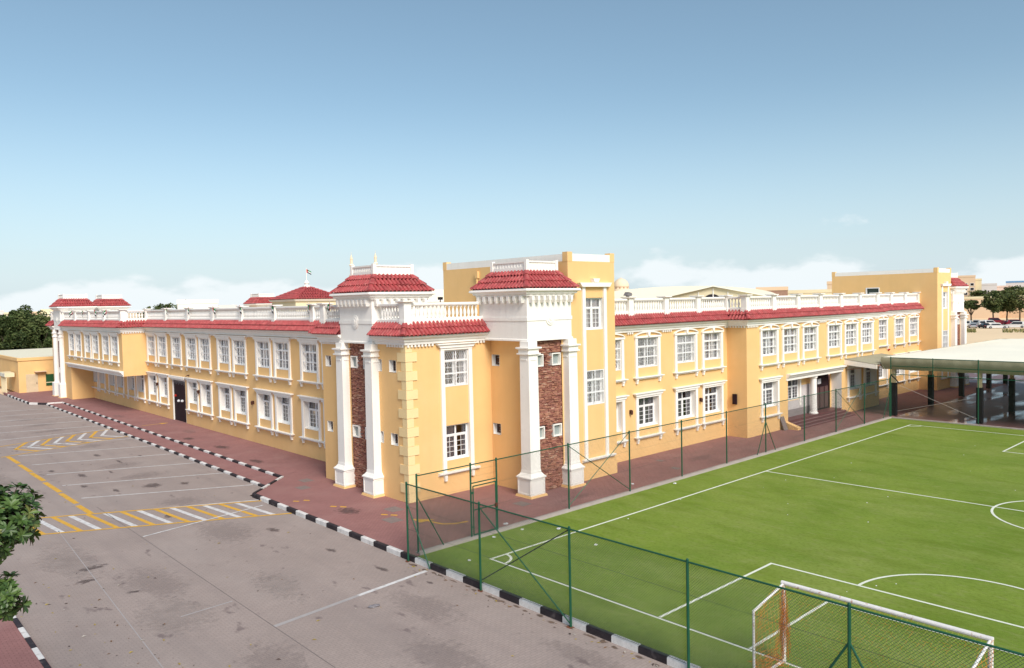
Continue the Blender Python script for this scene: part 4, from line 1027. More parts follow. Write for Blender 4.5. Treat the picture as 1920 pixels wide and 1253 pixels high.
for y in (-6.36, -12.36, -18.4, -24.4):
    for x in (41.5, 49.4, 57.1, 65.1, 70.6):
        MB().box(x-.14, x+.14, y-.13, y+.13, -.02, 4.6).build('column', BEIGE, cn); pd = MB().box(x-.20, x+.20, y-.19, y+.19, .0, 2.62).build('column_padding', PAD, cn)
    MB().box(41.2, 71.0, y-.08, y+.08, 4.35, 4.55).build('roof_beam', BEIGE, cn)
# lean-to awning on the school wall
aw = tag(empty('corrugated_awning', (40.3, PY_, 0)), 'olive corrugated lean-to awning beside the porch', 'awning')
g = MB(); n = 60; vs = []
for i in range(n+1):
    x = lerp(40.25, 47.6, i/n); zz = .03*(i % 2)
    vs += [(x, PY_-.01, 4.42+zz), (x, PY_-2.55, 4.08+zz)]
g.add(vs, [(2*i, 2*i+1, 2*i+3, 2*i+2) for i in range(n)]); g.build('corrugated_sheet', mat('olive roofing sheet', (.33, .31, .22), .6), aw)
MB().prism([(0, 3.95), (2.55, 3.72), (2.55, 4.05), (0, 4.38)], 0, .10).build('end_fascia', WHT, aw, (40.25, PY_, 0), -math.pi/2)
MB().box(40.3, 47.6, PY_-2.52, PY_-2.44, 3.92, 4.02).build('edge_beam', BROWN, aw)
for x in (40.6, 44.0, 47.3): MB().tube((x, PY_-2.4, 3.95), (x, PY_, 3.5), .03, 8).build('bracket', BROWN, aw)

# ================================================================== SMALL FITTINGS
def direction(px):
    d = cx_*((px-960)/1435.986)+dv; d.z = 0; return d.normalized()
def PX(px, dist):
    """ground point at a horizontal distance in the direction of a picture column"""
    d = direction(px); return CAM.x+d.x*dist, CAM.y+d.y*dist
def lamp(name, x, y, z, out, label):
    o = empty(name, (x, y, z)); tag(o, label, 'wall lamp', 'wall lamps'); d = Vector((*out, 0)); n = Vector((-d.y, d.x, 0)); P = Vector((x, y, z))
    g = MB(); a = P+d*.02; g.box(min(a.x-.05, a.x+.05), a.x+.05, a.y-.05, a.y+.05, z-.1, z+.12); g.build('back_plate', LAMP, o)
    q = P+d*.16; MB().lathe(q.x, q.y, [(.03, z-.16), (.075, z-.10), (.085, z+.08), (.03, z+.14)], 8).build('lantern', LAMP, o); MB().tube(P+d*.02+Vector((0, 0, .12)), q+Vector((0, 0, .13)), .018, 6).build('bracket', LAMP, o)
lamp('wall_lamp', LX, 22.1, 2.84, (-1, 0), 'brown wall lamp on left wing, second pair of ground windows from corner tower')
lamp('wall_lamp', LX, 32.35, 2.9, (-1, 0), 'brown wall lamp on left wing nearest the dark doorway')
lamp('wall_lamp', LX, 42.3, 2.9, (-1, 0), 'brown wall lamp on left wing beyond the dark doorway')
lamp('wall_lamp', 14.72, RY, 2.85, (0, -1), 'brown wall lamp on right wing beside the stair block')
lamp('wall_lamp', 22.03, RY, 2.85, (0, -1), 'brown wall lamp on right wing, between the pair nearest the bay')
def bell(x, y, z, label):
    o = MB().tube((x, y+.0, z), (x, y-.10, z), .10, 14).tube((x, y-.10, z), (x, y-.14, z), .06, 10).box(x-.03, x+.03, y-.2, y-.139, z+.02, z+.10).build('alarm_bell', RUST); tag(o, label, 'alarm bell', 'red alarm bells')
bell(13.1, RY, 4.22, 'red alarm bell above the ground window next to the stair block'); bell(52.8, RY, 4.4, 'red alarm bell high on the wall above the cream canopy')
o = MB().box(25.27, 25.41, -2.25, -1.95, 2.25, 2.95).box(25.22, 25.27, -2.2, -2.0, 2.35, 2.85).build('wall_cabinet', DOORD); tag(o, 'small dark cabinet on the shaded return of the projecting bay', 'cabinet')
o = MB().box(LX-.16, LX, 34.55, 34.68, 4.06, 4.14).tube((LX-.10, 34.6, 4.1), (LX-.30, 34.6, 4.04), .035, 8).build('security_camera', LAMP); tag(o, 'small dark security camera above the left wing doorway', 'camera')
o = MB().prism([(0, 0), (.55, 0), (.55, 1.0), (0, 1.0)], 0, .05).build('leaning_board', SLATE, None, (29.75, PY_-.38, .004)); o.rotation_euler = (R(-20), 0, 0); tag(o, 'grey board leaning on the wall beside the porch steps', 'board')
def flood(x, y, z, label):
    o = MB().box(x-.02, x+.02, y-.02, y+.02, z, z+.12).box(x-.13, x+.13, y-.07, y+.05, z+.12, z+.27).build('floodlight', PAD); tag(o, label, 'floodlight', 'black floodlights')
flood(2.9, 2.6, EZ-.02+1.05, 'black floodlight seen left over the near corner balustrade'); flood(3.9, 2.6, EZ-.02+1.05, 'black floodlight seen right over the near corner balustrade')
for x in (2.9, 3.9): bpy.data.objects['school_building']; MB().tube((x, 2.6, EZ-.03), (x, 2.6, EZ+1.03), .02, 6).build('floodlight_stand', PAD, B)
o = MB().prism([(-.35, .05), (.25, -.02), (.38, .10), (.30, .26), (-.1, .34)], -.2, .2).box(-.1, .1, -.1, .1, -.06, .06).build('roof_speaker', mat('grey horn', (.20, .18, .18), .5), None, (14.9, RY+.16, 9.78)); o.scale = (.7, .7, .7); tag(o, 'grey horn speaker on a balustrade post beside the stair block', 'speaker')
# small flags hung on the left balustrade
FR, FG, FW, FK = flat_mat('flag red', (.50, .02, .02)), flat_mat('flag green', (.01, .22, .06)), flat_mat('flag white', (.75, .75, .75)), flat_mat('flag black', (.01, .01, .01))
def flag(x, y, z, sc, label, rz, grp='small flags along the left balustrade'):
    g = MB(); n = 6
    def band(u0, u1, v0, v1, mi):
        vs = []
        for i in range(n+1):
            u = lerp(u0, u1, i/n); a = .05*math.sin(u*9); vs += [(u*.75, a-.12*u, v0-.42*u), (u*.75, a-.12*u, v1-.42*u)]
        g.add(vs, [(2*i, 2*i+2, 2*i+3, 2*i+1) for i in range(n)], mi)
    band(0, .28, -.5, 0, 0); band(.28, 1, -.167, 0, 1); band(.28, 1, -.333, -.167, 2); band(.28, 1, -.5, -.333, 3)
    g.tube((-.02, 0, -.62), (-.02, 0, .08), .014, 6, mi=2)
    o = g.build('small_flag', [FR, FG, FW, FK], None, (x, y, z), rz); o.scale = (sc,)*3; tag(o, label, 'flag', grp); return o
names = ['first', 'second', 'third', 'fourth', 'fifth', 'sixth', 'seventh', 'eighth', 'ninth', 'tenth']
for i, y in enumerate([6.9, 13.4, 18.6, 23.9, 28.9, 34.1, 39.2]):
    flag(LX-.06 if y > 8 else TX-.05, y, 9.80, .78, names[i]+' small flag from the near tower on the left wing balustrade', random.uniform(-2.2, -.9))
for i, y in enumerate([49.4, 53.7, 58.0, 62.2]):
    flag(OX-.05, y, 9.80, .85, names[i]+' small flag on the balustrade over the left overhang, counted from its near end', random.uniform(-2.2, -.9))
# litter
rn = random.Random(11)
def scrap(x, y, z, s, label):
    s *= .72
    g = MB(); n = 7; vs = [(0, 0, s*.55)]+[(s*rn.uniform(.6, 1.2)*math.cos(6.283*k/n), s*rn.uniform(.6, 1.2)*math.sin(6.283*k/n), s*rn.uniform(.05, .5)) for k in range(n)]+[(s*.7*math.cos(6.283*k/n), s*.7*math.sin(6.283*k/n), .0) for k in range(n)]
    g.add(vs, [(0, 1+k, 1+(k+1) % n) for k in range(n)]+[(1+k, 1+n+k, 1+n+(k+1) % n, 1+(k+1) % n) for k in range(n)]+[tuple(range(1+n, 1+2*n))])
    o = g.build('crumpled_paper', PAPER, None, (x, y, z)); tag(o, label, 'litter', 'scraps of litter'); return o
for x, y, z, s, l in [(.55, -6.05, .004, .17, 'white crumpled paper on the pavement right of the green gate'), (-.9, -6.95, -.048, .13, 'white scrap on the turf below the green gate'), (1.75, -8.05, -.048, .16, 'white crumpled paper on the turf beside the pitch sideline'),
                      (.62, -7.0, -.048, .11, 'small white scrap at the turf edge right of the gate'), (1.2, -10.6, -.048, .11, 'pale scrap on the turf inside the near corner'), (9.9, -5.5, .004, .12, 'white paper on the pavement beyond the braced fence bay'),
                      (-3.4, -8.4, -.048, .10, 'flat pale scrap on the turf near the corner arc'), (11.6, -6.9, -.048, .13, 'white scrap against the concrete pitch edging')]: scrap(x, y, z, s, l)
o = scrap(-8.15, -9.35, ZR+.004, .17, 'crumpled grey rag on the road below the long white line'); o.name = 'rag'; o.data.materials[0] = mat('grey rag', (.30, .27, .28), .9, .4, 12); o.scale = (1.6, 1.2, .8)
o = MB().lathe(6.3, -25.2, [(.16, -.046), (.2, -.03), (.12, -.01)], 10).build('pale_disc', mat('cream disc', (.62, .58, .36), .8)); tag(o, 'small cream marker disc lying beyond the goal area', 'marker')
g = MB()
for k in range(45):
    x, y = rn.uniform(-3.5, 36), rn.uniform(-30, -6.9); s = rn.uniform(.008, .024); g.frus(x, y, s, s, -.05, -.05+s*.8, s*.5, s*.4)
stuff(g.build('turf_specks', PAPER)); bpy.data.objects['turf_specks']['label'] = 'tiny pale specks scattered over the turf'
DRY = [mat('dry leaf '+str(i), c, .8) for i, c in enumerate([(.42, .30, .05), (.20, .10, .04), (.10, .07, .06), (.45, .40, .35)])]
g = MB()
for k in range(260):
    if k < 90: x, y = rn.gauss(-15.3, 1.3), rn.uniform(-14, -1)
    elif k < 170: x, y = -4.9-abs(rn.gauss(0, .25)), rn.uniform(-26, -7)
    else: x, y = rn.uniform(-16, -5), rn.uniform(-18, 30)
    if x < -16.6: continue
    s = rn.uniform(.03, .085); a = rn.uniform(0, 6.28); c, d = math.cos(a)*s, math.sin(a)*s; z = ZR+.008
    g.add([(x-c, y-d, z), (x+d*.4, y-c*.4, z+s*.3), (x+c, y+d, z+.004), (x-d*.4, y+c*.4, z+s*.2)], [(0, 1, 2, 3)], rn.choices(range(4), (4, 3, 3, 2))[0])
stuff(g.build('fallen_leaves', DRY)); bpy.data.objects['fallen_leaves']['label'] = 'dry leaves and grit scattered on the road'

# ================================================================== TREES
def limb(g, p, q, r0, r1, n=5, wob=.1, rn=rn):
    prev = Vector(p); pr = r0
    for k in range(1, n+1):
        t = k/n; c = Vector(p).lerp(Vector(q), t)+Vector((rn.uniform(-1, 1), rn.uniform(-1, 1), rn.uniform(-.5, .5)))*wob*(k < n); r_ = lerp(r0, r1, t)
        g.tube(prev, c, pr, 7, r_); prev, pr = c, r_
def leaf_blob(g, c, rad, n, size, rn, clumps=24, nm=4):
    cs = []
    for k in range(clumps):
        v = Vector((rn.gauss(0, 1), rn.gauss(0, 1), rn.gauss(0, 1))).normalized()*rn.uniform(.45, .95); cs.append((Vector((c[0]+v.x*rad[0], c[1]+v.y*rad[1], c[2]+v.z*rad[2])), rn.uniform(.20, .38), rn.randrange(nm)))
    for k in range(n):
        q, s, m_ = rn.choice(cs); v = Vector((rn.gauss(0, 1), rn.gauss(0, 1), rn.gauss(0, 1))).normalized()*(rn.random()**.4)
        p = q+Vector((v.x*rad[0], v.y*rad[1], v.z*rad[2]))*s
        a = Vector((rn.gauss(0, 1), rn.gauss(0, 1), rn.gauss(0, .6))).normalized()*size*rn.uniform(.6, 1.3); b = a.orthogonal().normalized(); b.rotate(Matrix.Rotation(rn.uniform(0, 6.28), 3, a.normalized())); b *= size*.45
        g.add([p-a, p+b, p+a, p-b], [(0, 1, 2, 3)], m_ if rn.random() < .65 else rn.randrange(nm))
def tree(name, x, y, h, rad, label, group=None, n=2600, size=.3, z0=-.2, trunk=.22, base=.35, seed=1):
    r_ = random.Random(seed); t = empty(name, (x, y, z0)); tag(t, label, 'tree', group)
    g = MB(); cz_ = z0+h-rad[2]; limb(g, (x, y, z0), (x+r_.uniform(-.3, .3), y, cz_-rad[2]*.2), trunk, trunk*.6, 4, .08, r_)
    for k in range(7):
        a = r_.uniform(0, 6.28); limb(g, (x, y, z0+h*base), (x+math.cos(a)*rad[0]*.6, y+math.sin(a)*rad[1]*.6, cz_+r_.uniform(-.2, .5)*rad[2]), trunk*.5, trunk*.12, 4, .12, r_)
    g.build('trunk', BARK, t); c = MB(); leaf_blob(c, (x, y, cz_), rad, n, size, r_, max(14, int(rad[0]*9))); stuff(c.build('crown', LEAFF, t)); return t
# dense belt behind the low annex on the left
labs = ['leftmost tree of the dark belt behind the low annex', 'second tree from the left in the belt behind the annex', 'third tree from the left in the belt behind the annex', 'fourth tree from the left in the belt behind the annex', 'tree of the dark belt closest to the far left tower']
for i, (px, d, h) in enumerate([(-12, 150, 9.9), (22, 146, 10.1), (48, 152, 10.5), (74, 147, 10.0), (103, 150, 9.8)]):
    x, y = PX(px, d); tree('belt_tree', x, y, h, (3.6, 3.6, 4.5), labs[i], 'trees behind the annex', 15000, .27, -.3, .3, .3, 20+i)
# roof-line greenery seen over the left balustrade
for i, (px, d, h, rr) in enumerate([(281, 190, 10.9, 2.2), (306, 185, 11.9, 2.6), (350, 180, 11.9, 2.6), (503, 150, 12.2, 1.8)]):
    x, y = PX(px, d); tree('palm_green_tree', x, y, h, (rr, rr, 2.4), ['small tree top left of the white house over the left balustrade', 'round tree top showing over the balustrade right of the first', 'tree top against the white house over the left balustrade', 'small dark bush beside the red hip roof'][i], 'tree tops over the left balustrade', 900, .3, -.3, .2, .4, 40+i)
# right edge: clipped trees by the parked cars
for i, (px, d, h, rr) in enumerate([(1821, 300, 7.6, (2.9, 2.9, 1.6)), (1862, 300, 10.0, (4.3, 4.3, 3.3)), (1888, 306, 9.6, (3.8, 3.8, 3.2)), (1912, 302, 12.6, (6.2, 6.2, 4.6))]):
    x, y = PX(px, d); tree('clipped_tree', x, y, h, rr, ['small flat-topped tree left of the clipped trees by the car park', 'round clipped tree in the middle of the car park row', 'darker clipped tree between the round one and the largest', 'largest clipped tree at the right edge by the car park'][i], 'clipped trees by the car park', 3000, .42, -.3, .25, .3, 50+i)
for i, (px, d, h) in enumerate([(1835, 420, 11.5), (1868, 430, 10.5), (1885, 420, 11), (1905, 425, 13)]):
    x, y = PX(px, d); tree('distant_tree', x, y, h, (5, 5, 2.6), ['leftmost distant tree top above the peach wall', 'second distant tree top above the peach wall', 'third distant tree top above the peach wall', 'rightmost distant tree top above the peach wall'][i], 'tree tops above the peach wall', 1200, .6, -.3, .3, .4, 60+i)
# near tree at the lower left: leathery leaves in rosettes
nt_ = empty('street_tree', (-20.6, -15.4, -.02)); tag(nt_, 'leafy street tree with glossy rosettes at the lower left edge', 'tree')
g = MB(); lf = MB(); rn = random.Random(5); TC = Vector((-20.6, -15.4, 5.0))
limb(g, (-20.6, -15.4, -.02), (-20.5, -15.4, 4.4), .16, .11, 5, .03, rn)
def leaf(g, p, d, L, wd, nrm, mi):
    d = d.normalized(); s = d.cross(nrm).normalized(); n = s.cross(d).normalized()
    prof = [(0, .12), (.3, .62), (.6, 1.0), (.82, .9), (1, .12)]; vs = []
    for t, w_ in prof:
        c = p+d*(L*t)-n*(L*.22*t*t)
        vs += [c+s*(wd*w_)+n*(wd*.35*w_), c, c-s*(wd*w_)+n*(wd*.35*w_)]
    fs = []
    for i in range(len(prof)-1): fs += [(3*i, 3*i+1, 3*i+4, 3*i+3), (3*i+1, 3*i+2, 3*i+5, 3*i+4)]
    g.add(vs, fs, mi)
blobs = [((-18.93, -15.3, 6.10), .60, 150), ((-19.4, -15.3, 6.45), .55, 90), ((-19.3, -15.6, 5.85), .45, 60), ((-18.98, -15.6, 4.86), .34, 48), ((-20.4, -15.2, 6.9), 1.1, 70), ((-21.2, -15.9, 6.2), 1.0, 50), ((-20.6, -14.2, 6.4), 1.0, 50), ((-20.5, -16.7, 5.4), .8, 40), ((-20.2, -15.4, 7.5), .8, 40)]
for (c, r_, n) in blobs:
    c = Vector(c); limb(g, (-20.5, -15.4, 4.2), tuple(c), .07, .025, 4, .06, rn)
    for k in range(n):
        v = Vector((rn.gauss(0, 1), rn.gauss(0, 1), rn.gauss(0, .9))).normalized(); p = c+v*r_*rn.uniform(.45, 1.0)
        g.tube(c+v*r_*.2, p, .014, 4, .007, cap=False)
        ax = (v+Vector((0, 0, .55))).normalized(); e1 = ax.orthogonal().normalized(); e2 = ax.cross(e1); m0 = rn.choices(range(4), (5, 5, 4, .6))[0]
        for j in range(rn.randint(9, 13)):
            an = j*2.4+rn.uniform(-.2, .2); tilt = rn.uniform(.1, .75); dd_ = (e1*math.cos(an)+e2*math.sin(an))*(1-tilt*.6)+ax*tilt
            leaf(lf, p, dd_, rn.uniform(.11, .17), rn.uniform(.022, .032), ax, m0 if rn.random() < .75 else rn.choices(range(4), (5, 4, 4, 1))[0])
g.build('trunk', BARK, nt_); stuff(lf.build('crown', LEAFN, nt_, smooth=True))

# ================================================================== BUILDINGS BEYOND
def zpix(px, py, dist):
    """height of a pixel at a horizontal distance"""
    d = dv+cx_*((px-960)/1435.986)+cy_*(-(py-626.5)/1435.986); return CAM.z+d.z/math.hypot(d.x, d.y)*dist
def block(name, px0, px1, py_top, dist, depth, mt, label, rows=0, cols=0, roofmt=None, cat='building', group=None, z0=-.3, winmt=None, top_trim=True):
    """box-shaped building with its front square to the view, windows built as recessed panes with frames"""
    c = (px0+px1)/2; x, y = PX(c, dist); d = direction(c); w_ = abs(px1-px0)/1435.986*dist*math.cos(math.atan((c-960)/1436)); w_ = w_/max(.5, 1)/math.cos(0)
    ang = math.atan2(d.y, d.x)-math.pi/2; zt = zpix(c, py_top, dist)
    t = empty(name, (x, y, z0), ang); tag(t, label, cat, group); H = zt-z0
    def add(nm, mb, m_): o = mb.build(nm, m_); o.parent = t; return o
    add('wall', MB().box(-w_/2, w_/2, 0, depth, 0, H), mt)
    if top_trim: add('parapet', MB().box(-w_/2-.1, w_/2+.1, -.12, depth+.1, H-.5 if H > 6 else H-.2, H+.35), roofmt or mt)
    for r_ in range(rows):
        for k in range(cols):
            xx = lerp(-w_/2, w_/2, (k+.5)/cols); zz = H*(.25+.6*(r_+.5)/rows)-.2; s = min(.32*w_/cols, .9)
            fo = add('window', MB().box(xx-s, xx+s, -.08, 0, zz-.7, zz+.7), WHT); add('pane', MB().box(xx-s*.8, xx+s*.8, -.1, -.081, zz-.55, zz+.55), winmt or DARK).parent = fo
            bpy.data.objects[fo.name]; 
    return t
# annex left of the school
an = empty('annex', (-2.95, 77.4, 0)); tag(an, 'low flat-roofed ochre annex at the far left with a cream door', 'building')
MB().box(-2.95, 16, 77.4, 104, 0, 3.85).build('wall', YEL, an); MB().box(-3.05, 16.1, 77.3, 104.1, 3.85, 4.2).build('parapet', YEL, an); MB().box(-2.8, 15.9, 77.55, 103.9, 4.2, 4.215).build('roof', mat('cream roof sheet', (.78, .72, .55), .85, .06), an)
ad = MB().box(-2.2, -.95, 77.34, 77.4, 0, 2.2).build('door', mat('cream door', (.66, .52, .34), .6), an); MB().box(-1.12, -1.06, 77.3, 77.335, .95, 1.15).build('handle', LAMP, ad)
MB().box(-1.3, -.1, 76.75, 77.4, 2.42, 2.52).build('door_hood', PEACH, an); gw = MB().box(-.1, 1.2, 77.33, 77.4, .65, 2.05).build('window', mat('green shutter', (.02, .09, .03), .5), an); MB().box(-.1, 1.2, 77.31, 77.328, 1.0, 1.1).build('window_bar', CREAM, gw)
g = MB(); [g.box(-3.9, -3.86, 79.2+k*.5, 79.3+k*.5, 0, 1.9) for k in range(6)]; g.box(-4.1, -3.0, 78.9, 82.2, 1.9, 2.4)
rk = empty('slatted_hut', (-4.0, 80.5, 0)); tag(rk, 'small cream slatted stand beside the annex at the left edge', 'stand'); MB().box(-4.1, -3.1, 78.9, 82.2, 1.9, 2.4).build('roof', CREAM, rk)
for k in range(6): MB().box(-4.0, -3.92, 79.0+k*.6, 79.12+k*.6, 0, 1.9).build('post', CREAM, rk)
for k in range(3): MB().box(-4.14, -4.1, 78.95, 82.15, 1.98+k*.14, 2.04+k*.14).build('slat', WHT, rk)
# hall with the red hip roof inside the courtyard
hx, hy = PX(578, 88); hall = empty('courtyard_hall', (hx, hy, 0)); tag(hall, 'cream courtyard hall under a wide red hipped roof with a flag', 'building')
MB().frus(hx, hy, 2.8, 2.8, 0, 10.3).build('wall', CREAM, hall); MB().frus(hx, hy, 2.95, 2.95, 10.2, 10.42, 3.1, 3.1).build('cornice', WHT, hall)
hr_ = MB().frus(hx, hy, 3.05, 3.05, 10.42, 11.75, .3, .3).build('roof', UNDER, hall); mats = []; hips = []
for si, (al, inn) in enumerate((((1, 0), (0, 1)), ((-1, 0), (0, -1)), ((0, -1), (1, 0)), ((0, 1), (-1, 0)))):
    for r_ in range(7):
        f0 = r_/7; half = 3.05-2.75*(r_+.5)/7; n = max(1, round(2*half/.3))
        for k in range(n):
            s_ = -half+(k+.5)*2*half/n; dd_ = 3.05-2.75*f0; q = Vector((hx+al[0]*s_-inn[0]*dd_, hy+al[1]*s_-inn[1]*dd_, lerp(10.42, 11.75, f0)+.005))
            mats.append(frame_at(q, (*al, 0), (inn[0]*2.75, inn[1]*2.75, 1.33)) @ Matrix.Diagonal((2*half/n/TW, 1.08, 1, 1)))
for sx_ in (-1, 1):
    for sy_ in (-1, 1):
        a = Vector((hx+sx_*3.05, hy+sy_*3.05, 10.45)); b = Vector((hx+sx_*.3, hy+sy_*.3, 11.78)); up = b-a
        for k in range(9): hips.append(frame_at(a+up*(k/9), up.cross(Vector((0, 0, 1))), up) @ Matrix.Diagonal((1.1, 1.1, 1, 1)))
put_tiles(mats, hips, hall, False)
MB().lathe(hx, hy, [(.4, 11.7), (.4, 11.95), (.15, 12.0), (.3, 12.25), (.12, 12.5), (.04, 12.55), (.03, 13.9)], 10).build('finial', WHT, hall)
o = flag(hx, hy, 13.8, .75, 'flag flying from the finial of the red hipped roof', R(-40), None)
# gabled cream hall and long vault seen over the right balustrade
def gable(name, px, dist, hw, zeave, zap, depth, label, mt=CREAM, roof=None):
    x, y = PX(px, dist); d = direction(px); t = empty(name, (x, y, 0), math.atan2(d.y, d.x)-math.pi/2); tag(t, label, 'building')
    def add(nm, mb, m_): o = mb.build(nm, m_); o.parent = t; return o
    add('wall', MB().prism([(-hw, 0), (hw, 0), (hw, zeave), (0, zap), (-hw, zeave)], 0, depth), mt)
    for s in (-1, 1): add('roof', MB().prism([(0, zap+.04), (0, zap+.16), (s*(hw+.5), zeave-.02), (s*(hw+.5), zeave-.14)], -.35, depth+.3), roof or FABT)
    for k in (-1, 0, 1): add('gable_post', MB().box(k*hw*.3-.05, k*hw*.3+.05, -.06, 0, zeave-.6, zap-.15-abs(k)*.35), WHT)
    n = 10; add('fanlight', MB().prism([(.9*math.cos(math.pi*k/n)-.1, zeave-.5+.75*math.sin(math.pi*k/n)) for k in range(n+1)], -.05, 0), DARK)
    return t
gable('gabled_hall', 1338, 82, 4.9, 9.75, 10.72, 14, 'cream gabled hall showing above the right balustrade', CREAM)
x, y = PX(1275, 108); t = empty('vaulted_hall', (x, y, 0), math.atan2(direction(1275).y, direction(1275).x)-math.pi/2); tag(t, 'long pale vaulted roof behind the gabled hall', 'building')
o = MB().prism([(-13, 0), (13, 0), (13, 9.6)]+[(13*math.cos(math.pi*k/16), 9.6+1.75*math.sin(math.pi*k/16)) for k in range(1, 16)]+[(-13, 9.6)], 0, 20).build('vault', FABT); o.parent = t
o = MB().box(-13.1, 13.1, -.1, 0, 9.3, 9.55).build('eave_band', GREYB); o.parent = t
x, y = PX(815, 100); t = empty('cream_vault', (x, y, 0), math.atan2(direction(815).y, direction(815).x)-math.pi/2); tag(t, 'pale cream vault roof between the two near towers', 'building')
o = MB().prism([(-3.4, 0), (3.4, 0), (3.4, 10.3)]+[(3.4*math.cos(math.pi*k/12), 10.3+1.25*math.sin(math.pi*k/12)) for k in range(1, 12)]+[(-3.4, 10.3)], 0, 16).build('vault', FABT); o.parent = t
o = MB().box(-3.45, 3.45, -.08, 0, 9.9, 10.15).build('eave_band', WHT); o.parent = t
# mosque far off: dome and two minarets
MQ = mat('mosque cream stone', (.78, .62, .44), .9, .04)
x, y = PX(1166, 420); t = empty('domed_building', (x, y, -.3)); tag(t, 'distant domed roof beyond the right balustrade', 'mosque')
MB().lathe(x, y, [(4.4, -.3), (4.4, 15.8), (4.2, 16.0), (4.2, 17.0), (4.35, 17.1)]+[(4.3*math.cos(a*math.pi/20), 17.1+4.6*math.sin(a*math.pi/20)) for a in range(1, 10)]+[(.1, 22.2)], 20).build('dome', MQ, t, smooth=True)
for k in range(12): a = k*math.pi/6; MB().box(-.35, .35, -.05, .05, 16.1, 16.9).build('drum_window', mat('drum window brown', (.45, .25, .16), .9), t, (x+4.2*math.cos(a), y+4.2*math.sin(a), 0), a+math.pi/2)  # drum windows are plain brown boxes set around the drum
for px, tp, lab in ((663, 473, 'left of two slender distant minarets behind the near left tower'), (708, 470, 'right of two slender distant minarets behind the near left tower')):
    x, y = PX(px, 450); zt = zpix(px, tp, 450); t = empty('minaret', (x, y, -.3)); tag(t, lab, 'minaret', 'distant minarets')
    MB().lathe(x, y, [(1.3, -.3), (1.25, zt-14), (1.55, zt-13.8), (1.55, zt-13.2), (1.0, zt-13), (.95, zt-8.2), (1.2, zt-8), (1.2, zt-7.5), (.75, zt-7.3), (.7, zt-4.4), (.85, zt-4), (.3, zt-2), (.08, zt-1.4), (.06, zt)], 12).build('shaft', MQ, t)
    for z in (zt-13.0, zt-7.4): MB().lathe(x, y, [(1.35, z), (1.35, z+.5)], 12).build('gallery_rail', WHT, t)
# white house beyond the left wing, and the pale town
block('white_house', 338, 408, 565, 175, 12, WHT, 'white flat-roofed house over the left balustrade', 1, 3)
block('white_annex_house', 405, 445, 575, 182, 10, GREYB, 'low white extension right of the white house', 0, 0)
block('brown_house', 1420, 1476, 541, 190, 12, BROWN, 'brown block beyond the middle of the right balustrade', 1, 4, PEACH)
block('cream_house', 1476, 1560, 546, 215, 12, CREAM, 'long cream block right of the brown one over the balustrade', 0, 0)
block('stepped_house', 1552, 1568, 530, 230, 10, PEACH, 'narrow peach house left of the second stair block', 2, 2)
block('peach_tower_block', 1795, 1826, 518, 420, 14, PEACH, 'tall peach block just right of the far tower', 5, 3)
block('cream_tower_block', 1824, 1839, 524, 424, 14, CREAM, 'narrow cream block joined to the peach one', 0, 0)
block('grey_flats', 1834, 1866, 533, 460, 14, GREYB, 'pale grey flats left of the long rosy block', 3, 6)
block('rosy_block', 1864, 1893, 537, 465, 14, mat('rosy wall', (.70, .54, .46), .9, .05), 'long rosy block in the right distance', 2, 5)
block('blue_roofed_block', 1890, 1935, 528, 470, 16, GREYB, 'block with a blue roof at the right edge', 2, 4, BLUER)
block('peach_wall_house', 1804, 1868, 558, 345, 10, PEACH, 'long peach boundary building behind the car park', 0, 0, CREAM)
block('peach_wall_house', 1866, 1940, 556, 349, 10, mat('deep peach wall', (.66, .46, .30), .9), 'deeper peach boundary building behind the large clipped tree', 0, 0, CREAM)
rn = random.Random(9)
for i in range(5):
    px = -14+i*24+rn.uniform(-3, 3); dist = rn.uniform(650, 900); hor = 569.0-(px-960)*.0219
    block('town_house', px, px+rn.uniform(20, 27), hor-rn.uniform(3, 8), dist, 14, (GREYB, CREAM, WHT, PEACH, CREAM)[i], names[i]+' pale far house from the left over the dark tree belt', 2, 4, group='pale town on the left skyline')

